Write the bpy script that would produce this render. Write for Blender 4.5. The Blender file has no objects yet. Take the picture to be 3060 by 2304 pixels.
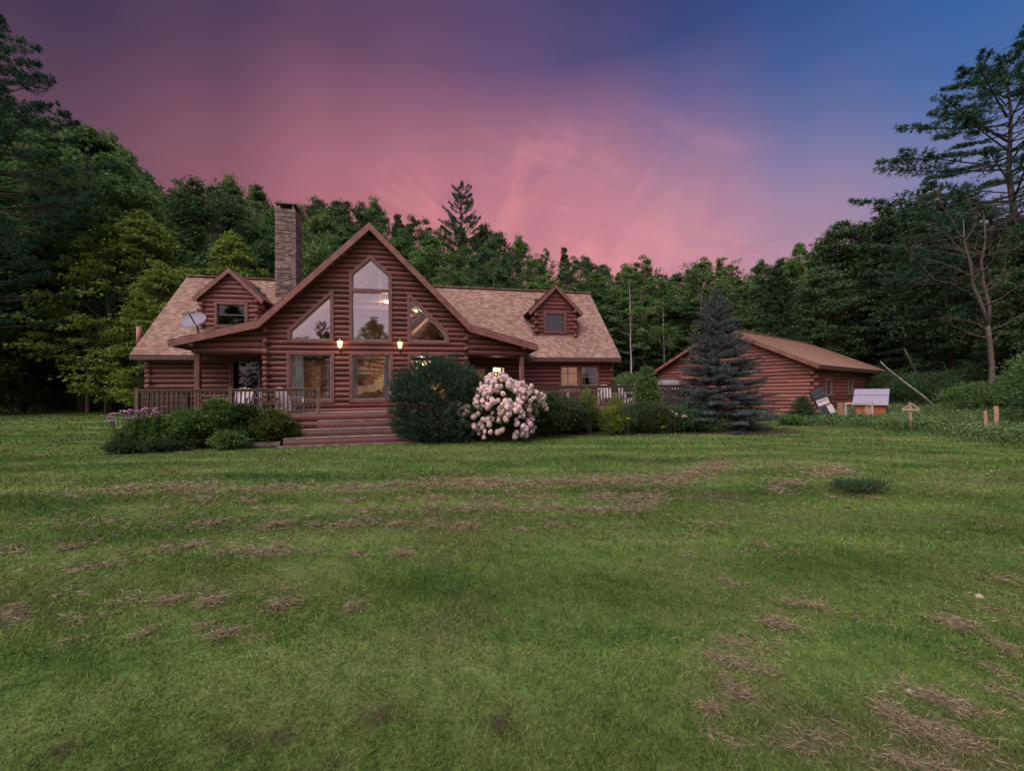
import bpy, math, random
import numpy as np
from mathutils import Vector, Matrix
from math import sin, cos, pi, radians, sqrt, atan2

S = bpy.context.scene
C = S.collection

# ------------------------------------------------------------------ camera
cam = bpy.data.cameras.new("camera")
co = bpy.data.objects.new("camera", cam); C.objects.link(co)
cam.sensor_width = 36.0; cam.lens = 1180.0 / 3060 * 36
cam.clip_start = 0.05; cam.clip_end = 3000
_a, _r = radians(-1.096), radians(0.725)
_F = Vector((0, cos(_a), -sin(_a))); _U = Vector((0, sin(_a), cos(_a))); _X = Vector((1, 0, 0))
_R = _X * cos(_r) - _U * sin(_r); _V = _X * sin(_r) + _U * cos(_r)
co.matrix_world = Matrix(((_R.x, _V.x, -_F.x, 0), (_R.y, _V.y, -_F.y, 0), (_R.z, _V.z, -_F.z, 1.70), (0, 0, 0, 1)))
S.camera = co
S.view_settings.view_transform = 'Standard'; S.view_settings.look = 'None'
S.view_settings.gamma = 1.0; S.view_settings.exposure = 0.3
S.view_settings.use_curve_mapping = False
S.cycles.max_bounces = 6; S.cycles.transparent_max_bounces = 10
S.cycles.diffuse_bounces = 3; S.cycles.glossy_bounces = 3; S.cycles.transmission_bounces = 4
S.cycles.caustics_reflective = False; S.cycles.caustics_refractive = False
S.cycles.sample_clamp_indirect = 4.0
S.cycles.use_denoising = True

def s2l(c):
    r = []
    for v in c:
        v /= 255.0
        r.append(v / 12.92 if v <= 0.04045 else ((v + 0.055) / 1.055) ** 2.4)
    return (*r, 1.0)

# ------------------------------------------------------------------ sky
W = bpy.data.worlds.new("World"); S.world = W; W.use_nodes = True
nt = W.node_tree; nt.nodes.clear()
def wn(t, **k):
    n = nt.nodes.new(t)
    for a, b in k.items(): setattr(n, a, b)
    return n
def wl(a, b): nt.links.new(a, b)
def wmath(op, a, b=None, clamp=False):
    n = wn('ShaderNodeMath', operation=op, use_clamp=clamp)
    for i, v in enumerate((a, b)):
        if v is None: continue
        if isinstance(v, (int, float)): n.inputs[i].default_value = v
        else: wl(v, n.inputs[i])
    return n.outputs[0]
tc = wn('ShaderNodeTexCoord'); sp = wn('ShaderNodeSeparateXYZ'); wl(tc.outputs['Generated'], sp.inputs[0])
az = wmath('MULTIPLY', wmath('ARCTAN2', sp.outputs[0], sp.outputs[1]), 180 / pi)
el = wmath('MULTIPLY', wmath('ARCSINE', sp.outputs[2]), 180 / pi)
eln = wmath('DIVIDE', el, 60.0, True)
SKYK = 0.88
def ramp(stops):
    n = wn('ShaderNodeValToRGB'); e = n.color_ramp.elements
    while len(e) > 1: e.remove(e[-1])
    e[0].position = stops[0][0] / 60; e[0].color = (*[(v * .82 + .18 * sum(stops[0][1]) / 3) * SKYK for v in stops[0][1]], 1)
    for p, c in stops[1:]:
        q = e.new(p / 60); q.color = (*[(v * .82 + .18 * sum(c) / 3) * SKYK for v in c], 1)
    wl(eln, n.inputs[0]); return n.outputs[0]
cols = [(-50.0,[(0,[0.2768,0.1072,0.1908]),(8,[0.1545,0.0565,0.1116]),(13,[0.1384,0.0499,0.1011]),(17,[0.1427,0.0509,0.102]),(21,[0.1472,0.0522,0.1033]),(25,[0.1383,0.0509,0.1022]),(29,[0.0955,0.0412,0.0925]),(34,[0.0516,0.0305,0.0874]),(40,[0.0434,0.0276,0.0857]),(50,[0.0405,0.0268,0.0871])]),(-37.5,[(0,[0.2915,0.1127,0.198]),(8,[0.2408,0.0819,0.1424]),(13,[0.2377,0.0735,0.123]),(17,[0.254,0.0776,0.127]),(21,[0.2621,0.0799,0.1296]),(25,[0.2517,0.0777,0.1291]),(29,[0.2053,0.0676,0.1229]),(34,[0.1228,0.0494,0.108]),(40,[0.0708,0.035,0.1002]),(50,[0.05,0.0297,0.096])]),(-25.0,[(0,[0.3084,0.1198,0.2079]),(8,[0.3673,0.1216,0.1901]),(13,[0.432,0.125,0.1746]),(17,[0.4306,0.1241,0.1738]),(21,[0.4322,0.1241,0.1744]),(25,[0.428,0.1227,0.1748]),(29,[0.3808,0.1116,0.1696]),(34,[0.2666,0.0865,0.1555]),(40,[0.125,0.05,0.1218]),(50,[0.0519,0.0312,0.1078])]),(-12.5,[(0,[0.325,0.128,0.2196]),(8,[0.5998,0.1802,0.2363]),(13,[0.5432,0.1603,0.2139]),(17,[0.505,0.1474,0.1999]),(21,[0.497,0.1443,0.1969]),(25,[0.49,0.142,0.1966]),(29,[0.4586,0.1355,0.1957]),(34,[0.3206,0.1051,0.1815]),(40,[0.1551,0.0613,0.1495]),(50,[0.0518,0.0336,0.1231])]),(0.0,[(0,[0.339,0.1363,0.2322]),(8,[0.6229,0.1885,0.2436]),(13,[0.6191,0.1868,0.2423]),(17,[0.6056,0.1823,0.2395]),(21,[0.5691,0.1708,0.2318]),(25,[0.5465,0.1637,0.2233]),(29,[0.5007,0.1531,0.2142]),(34,[0.3182,0.1108,0.1965]),(40,[0.1214,0.0625,0.1802]),(50,[0.05,0.0383,0.1416])]),(12.5,[(0,[0.3538,0.1454,0.2451]),(8,[0.649,0.2039,0.256]),(13,[0.641,0.2001,0.2533]),(17,[0.6287,0.1965,0.2517]),(21,[0.5852,0.1872,0.2496]),(25,[0.5258,0.1739,0.246]),(29,[0.4594,0.1586,0.2432]),(34,[0.2955,0.1195,0.2295]),(40,[0.0743,0.0577,0.1928]),(50,[0.0304,0.0344,0.1396])]),(25.0,[(0,[0.3635,0.1601,0.2688]),(8,[0.5312,0.2119,0.3026]),(13,[0.5657,0.2122,0.2898]),(17,[0.5662,0.2111,0.2854]),(21,[0.5294,0.2055,0.2865]),(25,[0.4331,0.1844,0.2887]),(29,[0.2886,0.1485,0.285]),(34,[0.132,0.1009,0.2809]),(40,[0.0305,0.0549,0.2178]),(50,[0.0185,0.0349,0.1505])]),(37.5,[(0,[0.3741,0.175,0.292]),(8,[0.438,0.2093,0.3298]),(13,[0.4181,0.21,0.3348]),(17,[0.382,0.2087,0.3401]),(21,[0.3149,0.1983,0.342]),(25,[0.2003,0.1682,0.3617]),(29,[0.1039,0.1293,0.3428]),(34,[0.0349,0.0902,0.3105]),(40,[0.0116,0.061,0.2602]),(50,[0.0114,0.04,0.1775])]),(50.0,[(0,[0.3071,0.1513,0.2735]),(8,[0.3645,0.2068,0.3472]),(13,[0.2484,0.2011,0.398]),(17,[0.1879,0.1959,0.4083]),(21,[0.1514,0.1841,0.4005]),(25,[0.0693,0.1419,0.3797]),(29,[0.0243,0.1151,0.3736]),(34,[0.0093,0.0969,0.3554]),(40,[0.0062,0.0741,0.3043]),(50,[0.008,0.0489,0.2201])])]
cur = ramp(cols[0][1])
for i in range(1, len(cols)):
    mr = wn('ShaderNodeMapRange', interpolation_type='SMOOTHSTEP')
    wl(az, mr.inputs[0]); mr.inputs[1].default_value = cols[i - 1][0]; mr.inputs[2].default_value = cols[i][0]
    mx = wn('ShaderNodeMix', data_type='RGBA'); wl(mr.outputs[0], mx.inputs[0])
    wl(cur, mx.inputs[6]); wl(ramp(cols[i][1]), mx.inputs[7]); cur = mx.outputs[2]
# wispy pink clouds: long thin streaks rising to the left, and softer broken patches
def cloudlayer(th, kl, ka, scale, detail, dist, lo, hi, ox):
    c, d = cos(radians(th)), sin(radians(th)); v = wn('ShaderNodeCombineXYZ')
    wl(wmath('ADD', wmath('MULTIPLY', az, c * kl), wmath('MULTIPLY', el, d * kl)), v.inputs[0])
    wl(wmath('ADD', wmath('MULTIPLY', az, -d * ka), wmath('MULTIPLY', el, c * ka)), v.inputs[1]); v.inputs[2].default_value = ox
    n = wn('ShaderNodeTexNoise'); n.inputs['Scale'].default_value = scale; n.inputs['Detail'].default_value = detail; n.inputs['Roughness'].default_value = .6; n.inputs['Distortion'].default_value = dist
    wl(v.outputs[0], n.inputs['Vector']); m = wn('ShaderNodeMapRange', interpolation_type='SMOOTHSTEP'); wl(n.outputs[0], m.inputs[0]); m.inputs[1].default_value = lo; m.inputs[2].default_value = hi
    return m.outputs[0]
zone = wn('ShaderNodeMapRange', interpolation_type='SMOOTHSTEP')
d2 = wmath('ADD', wmath('POWER', wmath('DIVIDE', wmath('SUBTRACT', az, 5.0), 34.0), 2.0), wmath('POWER', wmath('DIVIDE', wmath('SUBTRACT', el, 15.0), 19.0), 2.0))
wl(d2, zone.inputs[0]); zone.inputs[1].default_value = 1.5; zone.inputs[2].default_value = 0.0
l1 = cloudlayer(152, .035, .12, 1.3, 8, .5, .48, .75, 3.1); l2 = cloudlayer(60, .06, .10, 1.2, 9, .8, .50, .74, 8.4); l3 = cloudlayer(20, .07, .11, 1.4, 7, .6, .50, .78, 1.7)
cl2 = wmath('MULTIPLY', wmath('ADD', wmath('MULTIPLY', l1, .55), wmath('MULTIPLY', l2, .24)), zone.outputs[0])
mx = wn('ShaderNodeMix', data_type='RGBA'); wl(cl2, mx.inputs[0]); wl(cur, mx.inputs[6])
mx.inputs[7].default_value = s2l((232, 150, 150)); cur = mx.outputs[2]
mx = wn('ShaderNodeMix', data_type='RGBA'); wl(wmath('MULTIPLY', wmath('MULTIPLY', l3, .35), zone.outputs[0]), mx.inputs[0]); wl(cur, mx.inputs[6])
mx.inputs[7].default_value = s2l((104, 80, 124)); cur = mx.outputs[2]
# unseen sky behind and above the photographer, brightened to light the house and lawn
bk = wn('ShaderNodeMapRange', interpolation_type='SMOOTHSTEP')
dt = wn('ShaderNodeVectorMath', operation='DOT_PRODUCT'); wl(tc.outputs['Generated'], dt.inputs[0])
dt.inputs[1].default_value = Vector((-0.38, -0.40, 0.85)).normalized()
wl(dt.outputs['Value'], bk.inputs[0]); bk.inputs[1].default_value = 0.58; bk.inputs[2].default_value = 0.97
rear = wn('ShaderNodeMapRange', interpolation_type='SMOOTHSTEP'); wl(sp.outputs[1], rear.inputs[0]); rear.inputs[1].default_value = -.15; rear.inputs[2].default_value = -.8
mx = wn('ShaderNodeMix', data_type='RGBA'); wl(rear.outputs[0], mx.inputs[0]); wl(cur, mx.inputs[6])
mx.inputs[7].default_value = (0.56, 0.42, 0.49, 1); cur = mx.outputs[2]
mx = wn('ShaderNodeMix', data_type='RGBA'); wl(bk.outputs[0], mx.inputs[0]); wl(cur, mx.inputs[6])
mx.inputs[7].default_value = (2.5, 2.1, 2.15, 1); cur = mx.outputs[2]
gn = wn('ShaderNodeMapRange'); wl(sp.outputs[2], gn.inputs[0]); gn.inputs[1].default_value = -0.02; gn.inputs[2].default_value = 0.0
mx = wn('ShaderNodeMix', data_type='RGBA'); wl(gn.outputs[0], mx.inputs[0])
mx.inputs[6].default_value = (0.02, 0.03, 0.015, 1); wl(cur, mx.inputs[7]); cur = mx.outputs[2]
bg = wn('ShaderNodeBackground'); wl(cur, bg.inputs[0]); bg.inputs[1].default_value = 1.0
sk = wn('ShaderNodeTexSky', sky_type='NISHITA'); sk.sun_disc = False
sk.sun_elevation = radians(3); sk.sun_rotation = radians(217)
bg2 = wn('ShaderNodeBackground'); wl(sk.outputs[0], bg2.inputs[0]); bg2.inputs[1].default_value = 0.003
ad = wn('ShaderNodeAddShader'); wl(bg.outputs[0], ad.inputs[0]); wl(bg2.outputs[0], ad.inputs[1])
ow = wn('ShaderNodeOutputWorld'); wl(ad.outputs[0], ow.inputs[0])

sl = bpy.data.lights.new("sun", 'SUN'); sl.energy = 1.1; sl.angle = radians(30); sl.color = (1.0, 0.84, 0.80)
so = bpy.data.objects.new("sun", sl); C.objects.link(so)
sd = Vector((-0.34, -0.52, 0.82)).normalized()      # direction towards the sun
so.rotation_euler = sd.to_track_quat('Z', 'Y').to_euler()

# ------------------------------------------------------------------ helpers
class MB:
    def __init__(s): s.v = []; s.f = []; s.uv = []
    def face(s, pts, uvs=None):
        b = len(s.v); s.v += [tuple(p) for p in pts]; s.f.append(tuple(range(b, b + len(pts))))
        s.uv += (uvs if uvs else [(0, 0)] * len(pts))
    def mesh(s, vs, fs):
        b = len(s.v); s.v += [tuple(p) for p in vs]
        for f in fs:
            s.f.append(tuple(b + i for i in f)); s.uv += [(vs[i][0] + vs[i][1], vs[i][2]) for i in f]
    def box(s, x0, x1, y0, y1, z0, z1, M_=None):
        vs = [Vector((x, y, z)) for z in (z0, z1) for y in (y0, y1) for x in (x0, x1)]
        if M_ is not None: vs = [M_ @ p for p in vs]
        s.mesh(vs, [(0, 2, 3, 1), (4, 5, 7, 6), (0, 1, 5, 4), (2, 6, 7, 3), (0, 4, 6, 2), (1, 3, 7, 5)])
    def bar(s, a, b, w, h, up=(0, 0, 1)):
        a = Vector(a); b = Vector(b); d = (b - a); L = d.length; d.normalize()
        x = d.cross(Vector(up)); 
        if x.length < 1e-4: x = d.cross(Vector((0, 1, 0)))
        x.normalize(); y = x.cross(d)
        M_ = Matrix(((x.x, d.x, y.x, a.x), (x.y, d.y, y.y, a.y), (x.z, d.z, y.z, a.z), (0, 0, 0, 1)))
        s.box(-w / 2, w / 2, 0, L, -h / 2, h / 2, M_)
    def tube(s, pts, rad, n=6, cap=True):
        pts = [Vector(p) for p in pts]; rings = []
        for i, p in enumerate(pts):
            d = (pts[min(i + 1, len(pts) - 1)] - pts[max(i - 1, 0)]).normalized()
            x = d.cross(Vector((0.13, 0.21, 1)) if abs(d.z) < 0.9 else Vector((1, 0.1, 0))).normalized(); y = d.cross(x)
            r = rad[i] if hasattr(rad, '__len__') else rad
            rings.append([p + (x * cos(2 * pi * k / n) + y * sin(2 * pi * k / n)) * r for k in range(n)])
        b = len(s.v); s.v += [tuple(q) for R in rings for q in R]
        for i in range(len(pts) - 1):
            for k in range(n):
                a0 = b + i * n + k; a1 = b + i * n + (k + 1) % n
                s.f.append((a0, a1, a1 + n, a0 + n)); s.uv += [(i, k), (i, k + 1), (i + 1, k + 1), (i + 1, k)]
        if cap:
            for o, rev in ((0, True), ((len(pts) - 1) * n, False)):
                f = tuple(b + o + k for k in range(n)); f = f[::-1] if rev else f
                s.f.append(f); s.uv += [(0, 0)] * n
    def lathe(s, prof, n=16, M_=None):
        b = len(s.v)
        for r, z in prof:
            for k in range(n):
                p = Vector((r * cos(2 * pi * k / n), r * sin(2 * pi * k / n), z)); s.v.append(tuple(M_ @ p if M_ else p))
        for i in range(len(prof) - 1):
            for k in range(n):
                a0 = b + i * n + k; a1 = b + i * n + (k + 1) % n
                s.f.append((a0, a1, a1 + n, a0 + n)); s.uv += [(0, 0)] * 4
    def build(s, name, mat, parent=None, smooth=False):
        me = bpy.data.meshes.new(name); me.from_pydata(s.v, [], s.f); 
        ul = me.uv_layers.new(name='UVMap')
        ul.data.foreach_set('uv', np.array(s.uv, dtype=np.float32).ravel())
        if mat: me.materials.append(mat)
        if smooth: me.polygons.foreach_set('use_smooth', [True] * len(me.polygons))
        me.update()
        o = bpy.data.objects.new(name, me); C.objects.link(o)
        if parent: o.parent = parent
        return o

def quads_mesh(name, V, mat, smooth=False):
    """V: (n,4,3) array of quads -> mesh data"""
    n = len(V); me = bpy.data.meshes.new(name)
    me.vertices.add(n * 4); me.vertices.foreach_set('co', V.astype(np.float32).ravel())
    me.loops.add(n * 4); me.loops.foreach_set('vertex_index', np.arange(n * 4, dtype=np.int32))
    me.polygons.add(n); me.polygons.foreach_set('loop_start', np.arange(0, n * 4, 4, dtype=np.int32))
    try: me.polygons.foreach_set('loop_total', np.full(n, 4, dtype=np.int32))
    except Exception: pass
    me.materials.append(mat); me.update(calc_edges=True)
    return me
def link(name, me, parent=None):
    o = bpy.data.objects.new(name, me); C.objects.link(o)
    if parent: o.parent = parent
    return o
def tag(o, label, cat, group=None, kind=None):
    if label: o['label'] = label
    if cat: o['category'] = cat
    if group: o['group'] = group
    if kind: o['kind'] = kind
    return o
def empty(name, loc, rz=0, label=None, cat=None, group=None):
    o = bpy.data.objects.new(name, None); C.objects.link(o); o.empty_display_size = 0.1
    o.location = loc; o.rotation_euler = (0, 0, rz); return tag(o, label, cat, group)
def copy_tree(o, parent=None):
    c = o.copy(); C.objects.link(c)
    if parent: c.parent = parent
    for ch in [x for x in list(o.children)]: copy_tree(ch, c)
    return c

# house frame: (u along the front, v depth, z up)
HX, HY, HT = (1108 - 1530) / 1400 * 16, 16.0, radians(12)
def HW(u, v, z=0): return Vector((HX + u * cos(HT) - v * sin(HT), HY + u * sin(HT) + v * cos(HT), z))
def front(v0): return lambda s, o, z: (s, v0 - o, z)
def right(u0): return lambda s, o, z: (u0 + o, s, z)
def left(u0): return lambda s, o, z: (u0 - o, s, z)

def crossings(polys, z):
    xs = []
    for P in polys:
        n = len(P)
        for i in range(n):
            (x0, z0), (x1, z1) = P[i], P[(i + 1) % n]
            if (z0 <= z) != (z1 <= z): xs.append((x0 + (z - z0) / (z1 - z0) * (x1 - x0), i, id(P)))
    xs.sort(); return xs
def strips(mb, polys, zs, off, T):
    """fill even-odd area of polys (s,z) between z levels; off(z, side) -> bulge"""
    lv = sorted(set([round(z, 5) for z in zs] + [round(p[1], 5) for P in polys for p in P]))
    lo = min(p[1] for p in polys[0]); hi = max(p[1] for p in polys[0])
    lv = [z for z in lv if lo - 1e-6 <= z <= hi + 1e-6]
    for a, b in zip(lv[:-1], lv[1:]):
        if b - a < 1e-4: continue
        e = min(1e-4, (b - a) / 4)
        xa = crossings(polys, a + e); xb = crossings(polys, b - e)
        if len(xa) != len(xb): continue
        oa, ob = off(a, 1), off(b, -1)
        for i in range(0, len(xa) - 1, 2):
            p = [(xa[i][0], a), (xa[i + 1][0], a), (xb[i + 1][0], b), (xb[i][0], b)]
            mb.face([T(p[0][0], oa, a), T(p[1][0], oa, a), T(p[2][0], ob, b), T(p[3][0], ob, b)], p)
FR = (0, .05, .15, .3, .5, .7, .85, .95)
PITCH = 0.205
def logs(mb, outer, holes, T, z0=1.0, pitch=PITCH, bulge=0.085):
    zs = []; lo = min(p[1] for p in outer); hi = max(p[1] for p in outer)
    k = math.floor((lo - z0) / pitch)
    while z0 + k * pitch < hi:
        zs += [z0 + (k + f) * pitch for f in FR]; k += 1
    def off(z, side):
        f = ((z - z0) / pitch) % 1.0
        if f > 1 - 1e-4: f = 0
        return bulge * sqrt(max(0.0, 1 - (2 * f - 1) ** 2))
    strips(mb, [outer] + holes, zs, off, T)
def prism(mb, P, o0, o1, T):
    n = len(P)
    mb.face([T(s, o1, z) for s, z in P], [(s, z) for s, z in P]); mb.face([T(s, o0, z) for s, z in reversed(P)], [(s, z) for s, z in reversed(P)])
    for i in range(n):
        (a, b), (c, d) = P[i], P[(i + 1) % n]
        mb.face([T(a, o0, b), T(c, o0, d), T(c, o1, d), T(a, o1, b)], [(a, b), (c, d), (c, d), (a, b)])
def inset(P, d):
    n = len(P); ar = sum(P[i][0] * P[(i + 1) % n][1] - P[(i + 1) % n][0] * P[i][1] for i in range(n)); sg = 1 if ar > 0 else -1
    out = []
    for i in range(n):
        p0, p1, p2 = Vector(P[i - 1]), Vector(P[i]), Vector(P[(i + 1) % n])
        e1 = (p1 - p0).normalized(); e2 = (p2 - p1).normalized()
        n1 = Vector((-e1.y, e1.x)) * sg; n2 = Vector((-e2.y, e2.x)) * sg
        k = d / (1 + n1.dot(n2)); q = p1 + (n1 + n2) * k; out.append((q.x, q.y))
    return out
def ring(mb, A, B, o0, o1, T):
    n = len(A)
    for i in range(n):
        j = (i + 1) % n
        prism(mb, [A[i], A[j], B[j], B[i]], o0, o1, T)
def corner(mb, Tf, s, sgn, z0, z1, phase=0, ext=0.24, fwd=0.26, r=0.1, pitch=PITCH, zb=1.0):
    """crossed log ends: even rows run past the corner sideways, odd rows point out of the wall"""
    k = math.ceil((z0 - zb) / pitch)
    while zb + (k + 1) * pitch <= z1 + 1e-3:
        z = zb + (k + .5) * pitch
        if (k + phase) % 2 == 0:
            mb.tube([Tf(s - sgn * .06, -.02, z), Tf(s + sgn * ext, -.02, z)], r, 10)
        else:
            mb.tube([Tf(s + sgn * .02, -.25, z), Tf(s + sgn * .02, fwd, z)], r * .97, 10)
        k += 1

# ------------------------------------------------------------------ materials
def new_mat(name):
    m = bpy.data.materials.new(name); m.use_nodes = True; t = m.node_tree
    b = t.nodes['Principled BSDF']
    def N(ty, **k):
        n = t.nodes.new(ty)
        for a, v in k.items():
            if a.startswith('i_'):
                key = a[2:].replace('_', ' ')
                n.inputs[int(key) if key.isdigit() else key].default_value = v
            else: setattr(n, a, v)
        return n
    def Lk(a, c): t.links.new(a, c)
    return m, b, N, Lk
def rampn(N, Lk, src, stops):
    n = N('ShaderNodeValToRGB'); e = n.color_ramp.elements
    e[0].position = stops[0][0]; e[0].color = (*stops[0][1], 1)
    e[1].position = stops[-1][0]; e[1].color = (*stops[-1][1], 1)
    for p, c in stops[1:-1]: q = e.new(p); q.color = (*c, 1)
    Lk(src, n.inputs[0]); return n.outputs[0]
def simple(name, col, rough=0.6, metal=0.0, var=0.25, scale=8.0, bump=0.15, bscale=40.0, emit=None, es=1.0):
    m, b, N, Lk = new_mat(name)
    b.inputs['Roughness'].default_value = rough; b.inputs['Metallic'].default_value = metal
    tcn = N('ShaderNodeTexCoord'); nz = N('ShaderNodeTexNoise', i_Scale=scale, i_Detail=4.0)
    Lk(tcn.outputs['Object'], nz.inputs['Vector'])
    c = rampn(N, Lk, nz.outputs[0], [(.3, [x * (1 - var) for x in col]), (.7, [min(1, x * (1 + var)) for x in col])])
    Lk(c, b.inputs['Base Color'])
    if bump:
        n2 = N('ShaderNodeTexNoise', i_Scale=bscale, i_Detail=3.0); Lk(tcn.outputs['Object'], n2.inputs['Vector'])
        bp = N('ShaderNodeBump', i_Strength=bump, i_Distance=0.01); Lk(n2.outputs[0], bp.inputs['Height']); Lk(bp.outputs[0], b.inputs['Normal'])
    if emit:
        b.inputs['Emission Color'].default_value = (*emit, 1); b.inputs['Emission Strength'].default_value = es
    return m
def log_mat(name, base, dark, pitch=PITCH):
    m, b, N, Lk = new_mat(name)
    b.inputs['Roughness'].default_value = 0.5; b.inputs['Specular IOR Level'].default_value = 0.35
    uv = N('ShaderNodeTexCoord'); sx = N('ShaderNodeSeparateXYZ'); Lk(uv.outputs['UV'], sx.inputs[0])
    row = N('ShaderNodeMath', operation='DIVIDE', i_1=pitch); sb = N('ShaderNodeMath', operation='SUBTRACT', i_1=1.0)
    Lk(sx.outputs[1], sb.inputs[0]); Lk(sb.outputs[0], row.inputs[0]); fl = N('ShaderNodeMath', operation='FLOOR'); Lk(row.outputs[0], fl.inputs[0])
    cmb = N('ShaderNodeCombineXYZ'); Lk(fl.outputs[0], cmb.inputs[0])
    seg = N('ShaderNodeMath', operation='MULTIPLY', i_1=0.27); Lk(sx.outputs[0], seg.inputs[0]); 
    sg2 = N('ShaderNodeMath', operation='FLOOR'); 
    wn0 = N('ShaderNodeTexWhiteNoise', noise_dimensions='1D'); Lk(fl.outputs[0], wn0.inputs['W'])
    ads = N('ShaderNodeMath', operation='ADD'); Lk(seg.outputs[0], ads.inputs[0]); Lk(wn0.outputs[0], ads.inputs[1]); Lk(ads.outputs[0], sg2.inputs[0]); Lk(sg2.outputs[0], cmb.inputs[1])
    wn1 = N('ShaderNodeTexWhiteNoise', noise_dimensions='2D'); Lk(cmb.outputs[0], wn1.inputs['Vector'])
    mpg = N('ShaderNodeMapping'); mpg.inputs['Scale'].default_value = (1.3, 26, 1); Lk(uv.outputs['UV'], mpg.inputs['Vector'])
    nz = N('ShaderNodeTexNoise', i_Scale=1.6, i_Detail=6.0, i_Roughness=0.65); Lk(mpg.outputs[0], nz.inputs['Vector'])
    mp2 = N('ShaderNodeMapping'); mp2.inputs['Scale'].default_value = (1, 3, 1); Lk(uv.outputs['UV'], mp2.inputs['Vector'])
    nb = N('ShaderNodeTexNoise', i_Scale=1.1, i_Detail=4.0); Lk(mp2.outputs[0], nb.inputs['Vector'])
    a1 = N('ShaderNodeMath', operation='MULTIPLY_ADD', i_1=0.45, i_2=0.0); Lk(wn1.outputs[0], a1.inputs[0])
    a2 = N('ShaderNodeMath', operation='MULTIPLY_ADD', i_1=0.55); Lk(nz.outputs[0], a2.inputs[0]); Lk(a1.outputs[0], a2.inputs[2])
    a3 = N('ShaderNodeMath', operation='MULTIPLY_ADD', i_1=0.35); Lk(nb.outputs[0], a3.inputs[0]); Lk(a2.outputs[0], a3.inputs[2])
    c = rampn(N, Lk, a3.outputs[0], [(.35, dark), (.62, base), (.95, [min(1, x * 1.5) for x in base])])
    Lk(c, b.inputs['Base Color'])
    bp = N('ShaderNodeBump', i_Strength=0.35, i_Distance=0.012); Lk(nz.outputs[0], bp.inputs['Height']); Lk(bp.outputs[0], b.inputs['Normal'])
    return m
M_log = log_mat('stained log', (0.118, 0.04, 0.034), (0.055, 0.021, 0.019))
M_logg = log_mat('garage log', (0.2, 0.073, 0.06), (0.11, 0.04, 0.034))
M_trim = simple('brown red trim', (0.15, 0.06, 0.05), 0.55, var=0.3, scale=5)
M_fascia = simple('fascia board', (0.19, 0.075, 0.058), 0.55, var=0.35, scale=4)
M_sash = simple('weathered window sash', (0.21, 0.17, 0.165), 0.5, var=0.15)
M_end = simple('sawn log end', (0.15, 0.05, 0.042), 0.7, var=0.35, scale=7)
M_eave_shaded = simple('shade toned eave board', (0.085, 0.042, 0.036), 0.7)  # fascia brown darkened in the colour itself for the shade on eave faces
M_dark = simple('dark board', (0.07, 0.035, 0.03), 0.8)
M_soffit = simple('soffit board', (0.12, 0.05, 0.04), 0.7)

def shingle_mat(name, c1, c2, c3, sw=0.3, sh=0.14):
    m, b, N, Lk = new_mat(name)
    b.inputs['Roughness'].default_value = 0.9; b.inputs['Specular IOR Level'].default_value = 0.2
    uv = N('ShaderNodeTexCoord')
    br = N('ShaderNodeTexBrick', offset=0.5, squash=1.0); br.inputs['Scale'].default_value = 1.0
    br.inputs['Brick Width'].default_value = sw; br.inputs['Row Height'].default_value = sh
    br.inputs['Mortar Size'].default_value = 0.006; br.inputs['Bias'].default_value = 0.0
    br.inputs['Color1'].default_value = (0, 0, 0, 1); br.inputs['Color2'].default_value = (1, 1, 1, 1); br.inputs['Mortar'].default_value = (0.0, 0, 0, 1)
    Lk(uv.outputs['UV'], br.inputs['Vector'])
    nz = N('ShaderNodeTexNoise', i_Scale=0.5, i_Detail=5.0); Lk(uv.outputs['UV'], nz.inputs['Vector'])
    n2 = N('ShaderNodeTexNoise', i_Scale=55.0, i_Detail=2.0); Lk(uv.outputs['UV'], n2.inputs['Vector'])
    ms = N('ShaderNodeMapping'); ms.inputs['Scale'].default_value = (3.0, 0.7, 1); Lk(uv.outputs['UV'], ms.inputs['Vector'])
    n3 = N('ShaderNodeTexNoise', i_Scale=1.0, i_Detail=4.0); Lk(ms.outputs[0], n3.inputs['Vector'])
    s1 = N('ShaderNodeMath', operation='MULTIPLY_ADD', i_1=0.5, i_2=0.0); Lk(br.outputs['Color'], s1.inputs[0])
    s2 = N('ShaderNodeMath', operation='MULTIPLY_ADD', i_1=0.3); Lk(nz.outputs[0], s2.inputs[0]); Lk(s1.outputs[0], s2.inputs[2])
    s3 = N('ShaderNodeMath', operation='MULTIPLY_ADD', i_1=0.3); Lk(n2.outputs[0], s3.inputs[0]); Lk(s2.outputs[0], s3.inputs[2])
    s4 = N('ShaderNodeMath', operation='MULTIPLY_ADD', i_1=0.25); Lk(n3.outputs[0], s4.inputs[0]); Lk(s3.outputs[0], s4.inputs[2])
    c = rampn(N, Lk, s4.outputs[0], [(.3, c1), (.65, c2), (1.0, c3)]); Lk(c, b.inputs['Base Color'])
    bp = N('ShaderNodeBump', i_Strength=0.5, i_Distance=0.01); Lk(n2.outputs[0], bp.inputs['Height']); Lk(bp.outputs[0], b.inputs['Normal'])
    return m
M_shin = shingle_mat('asphalt shingles', (0.16, 0.098, 0.078), (0.26, 0.168, 0.132), (0.38, 0.262, 0.21), .18)
M_sheet = shingle_mat('garage shingles', (0.21, 0.125, 0.09), (0.31, 0.19, 0.14), (0.42, 0.28, 0.205), 0.2, 0.14)

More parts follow.
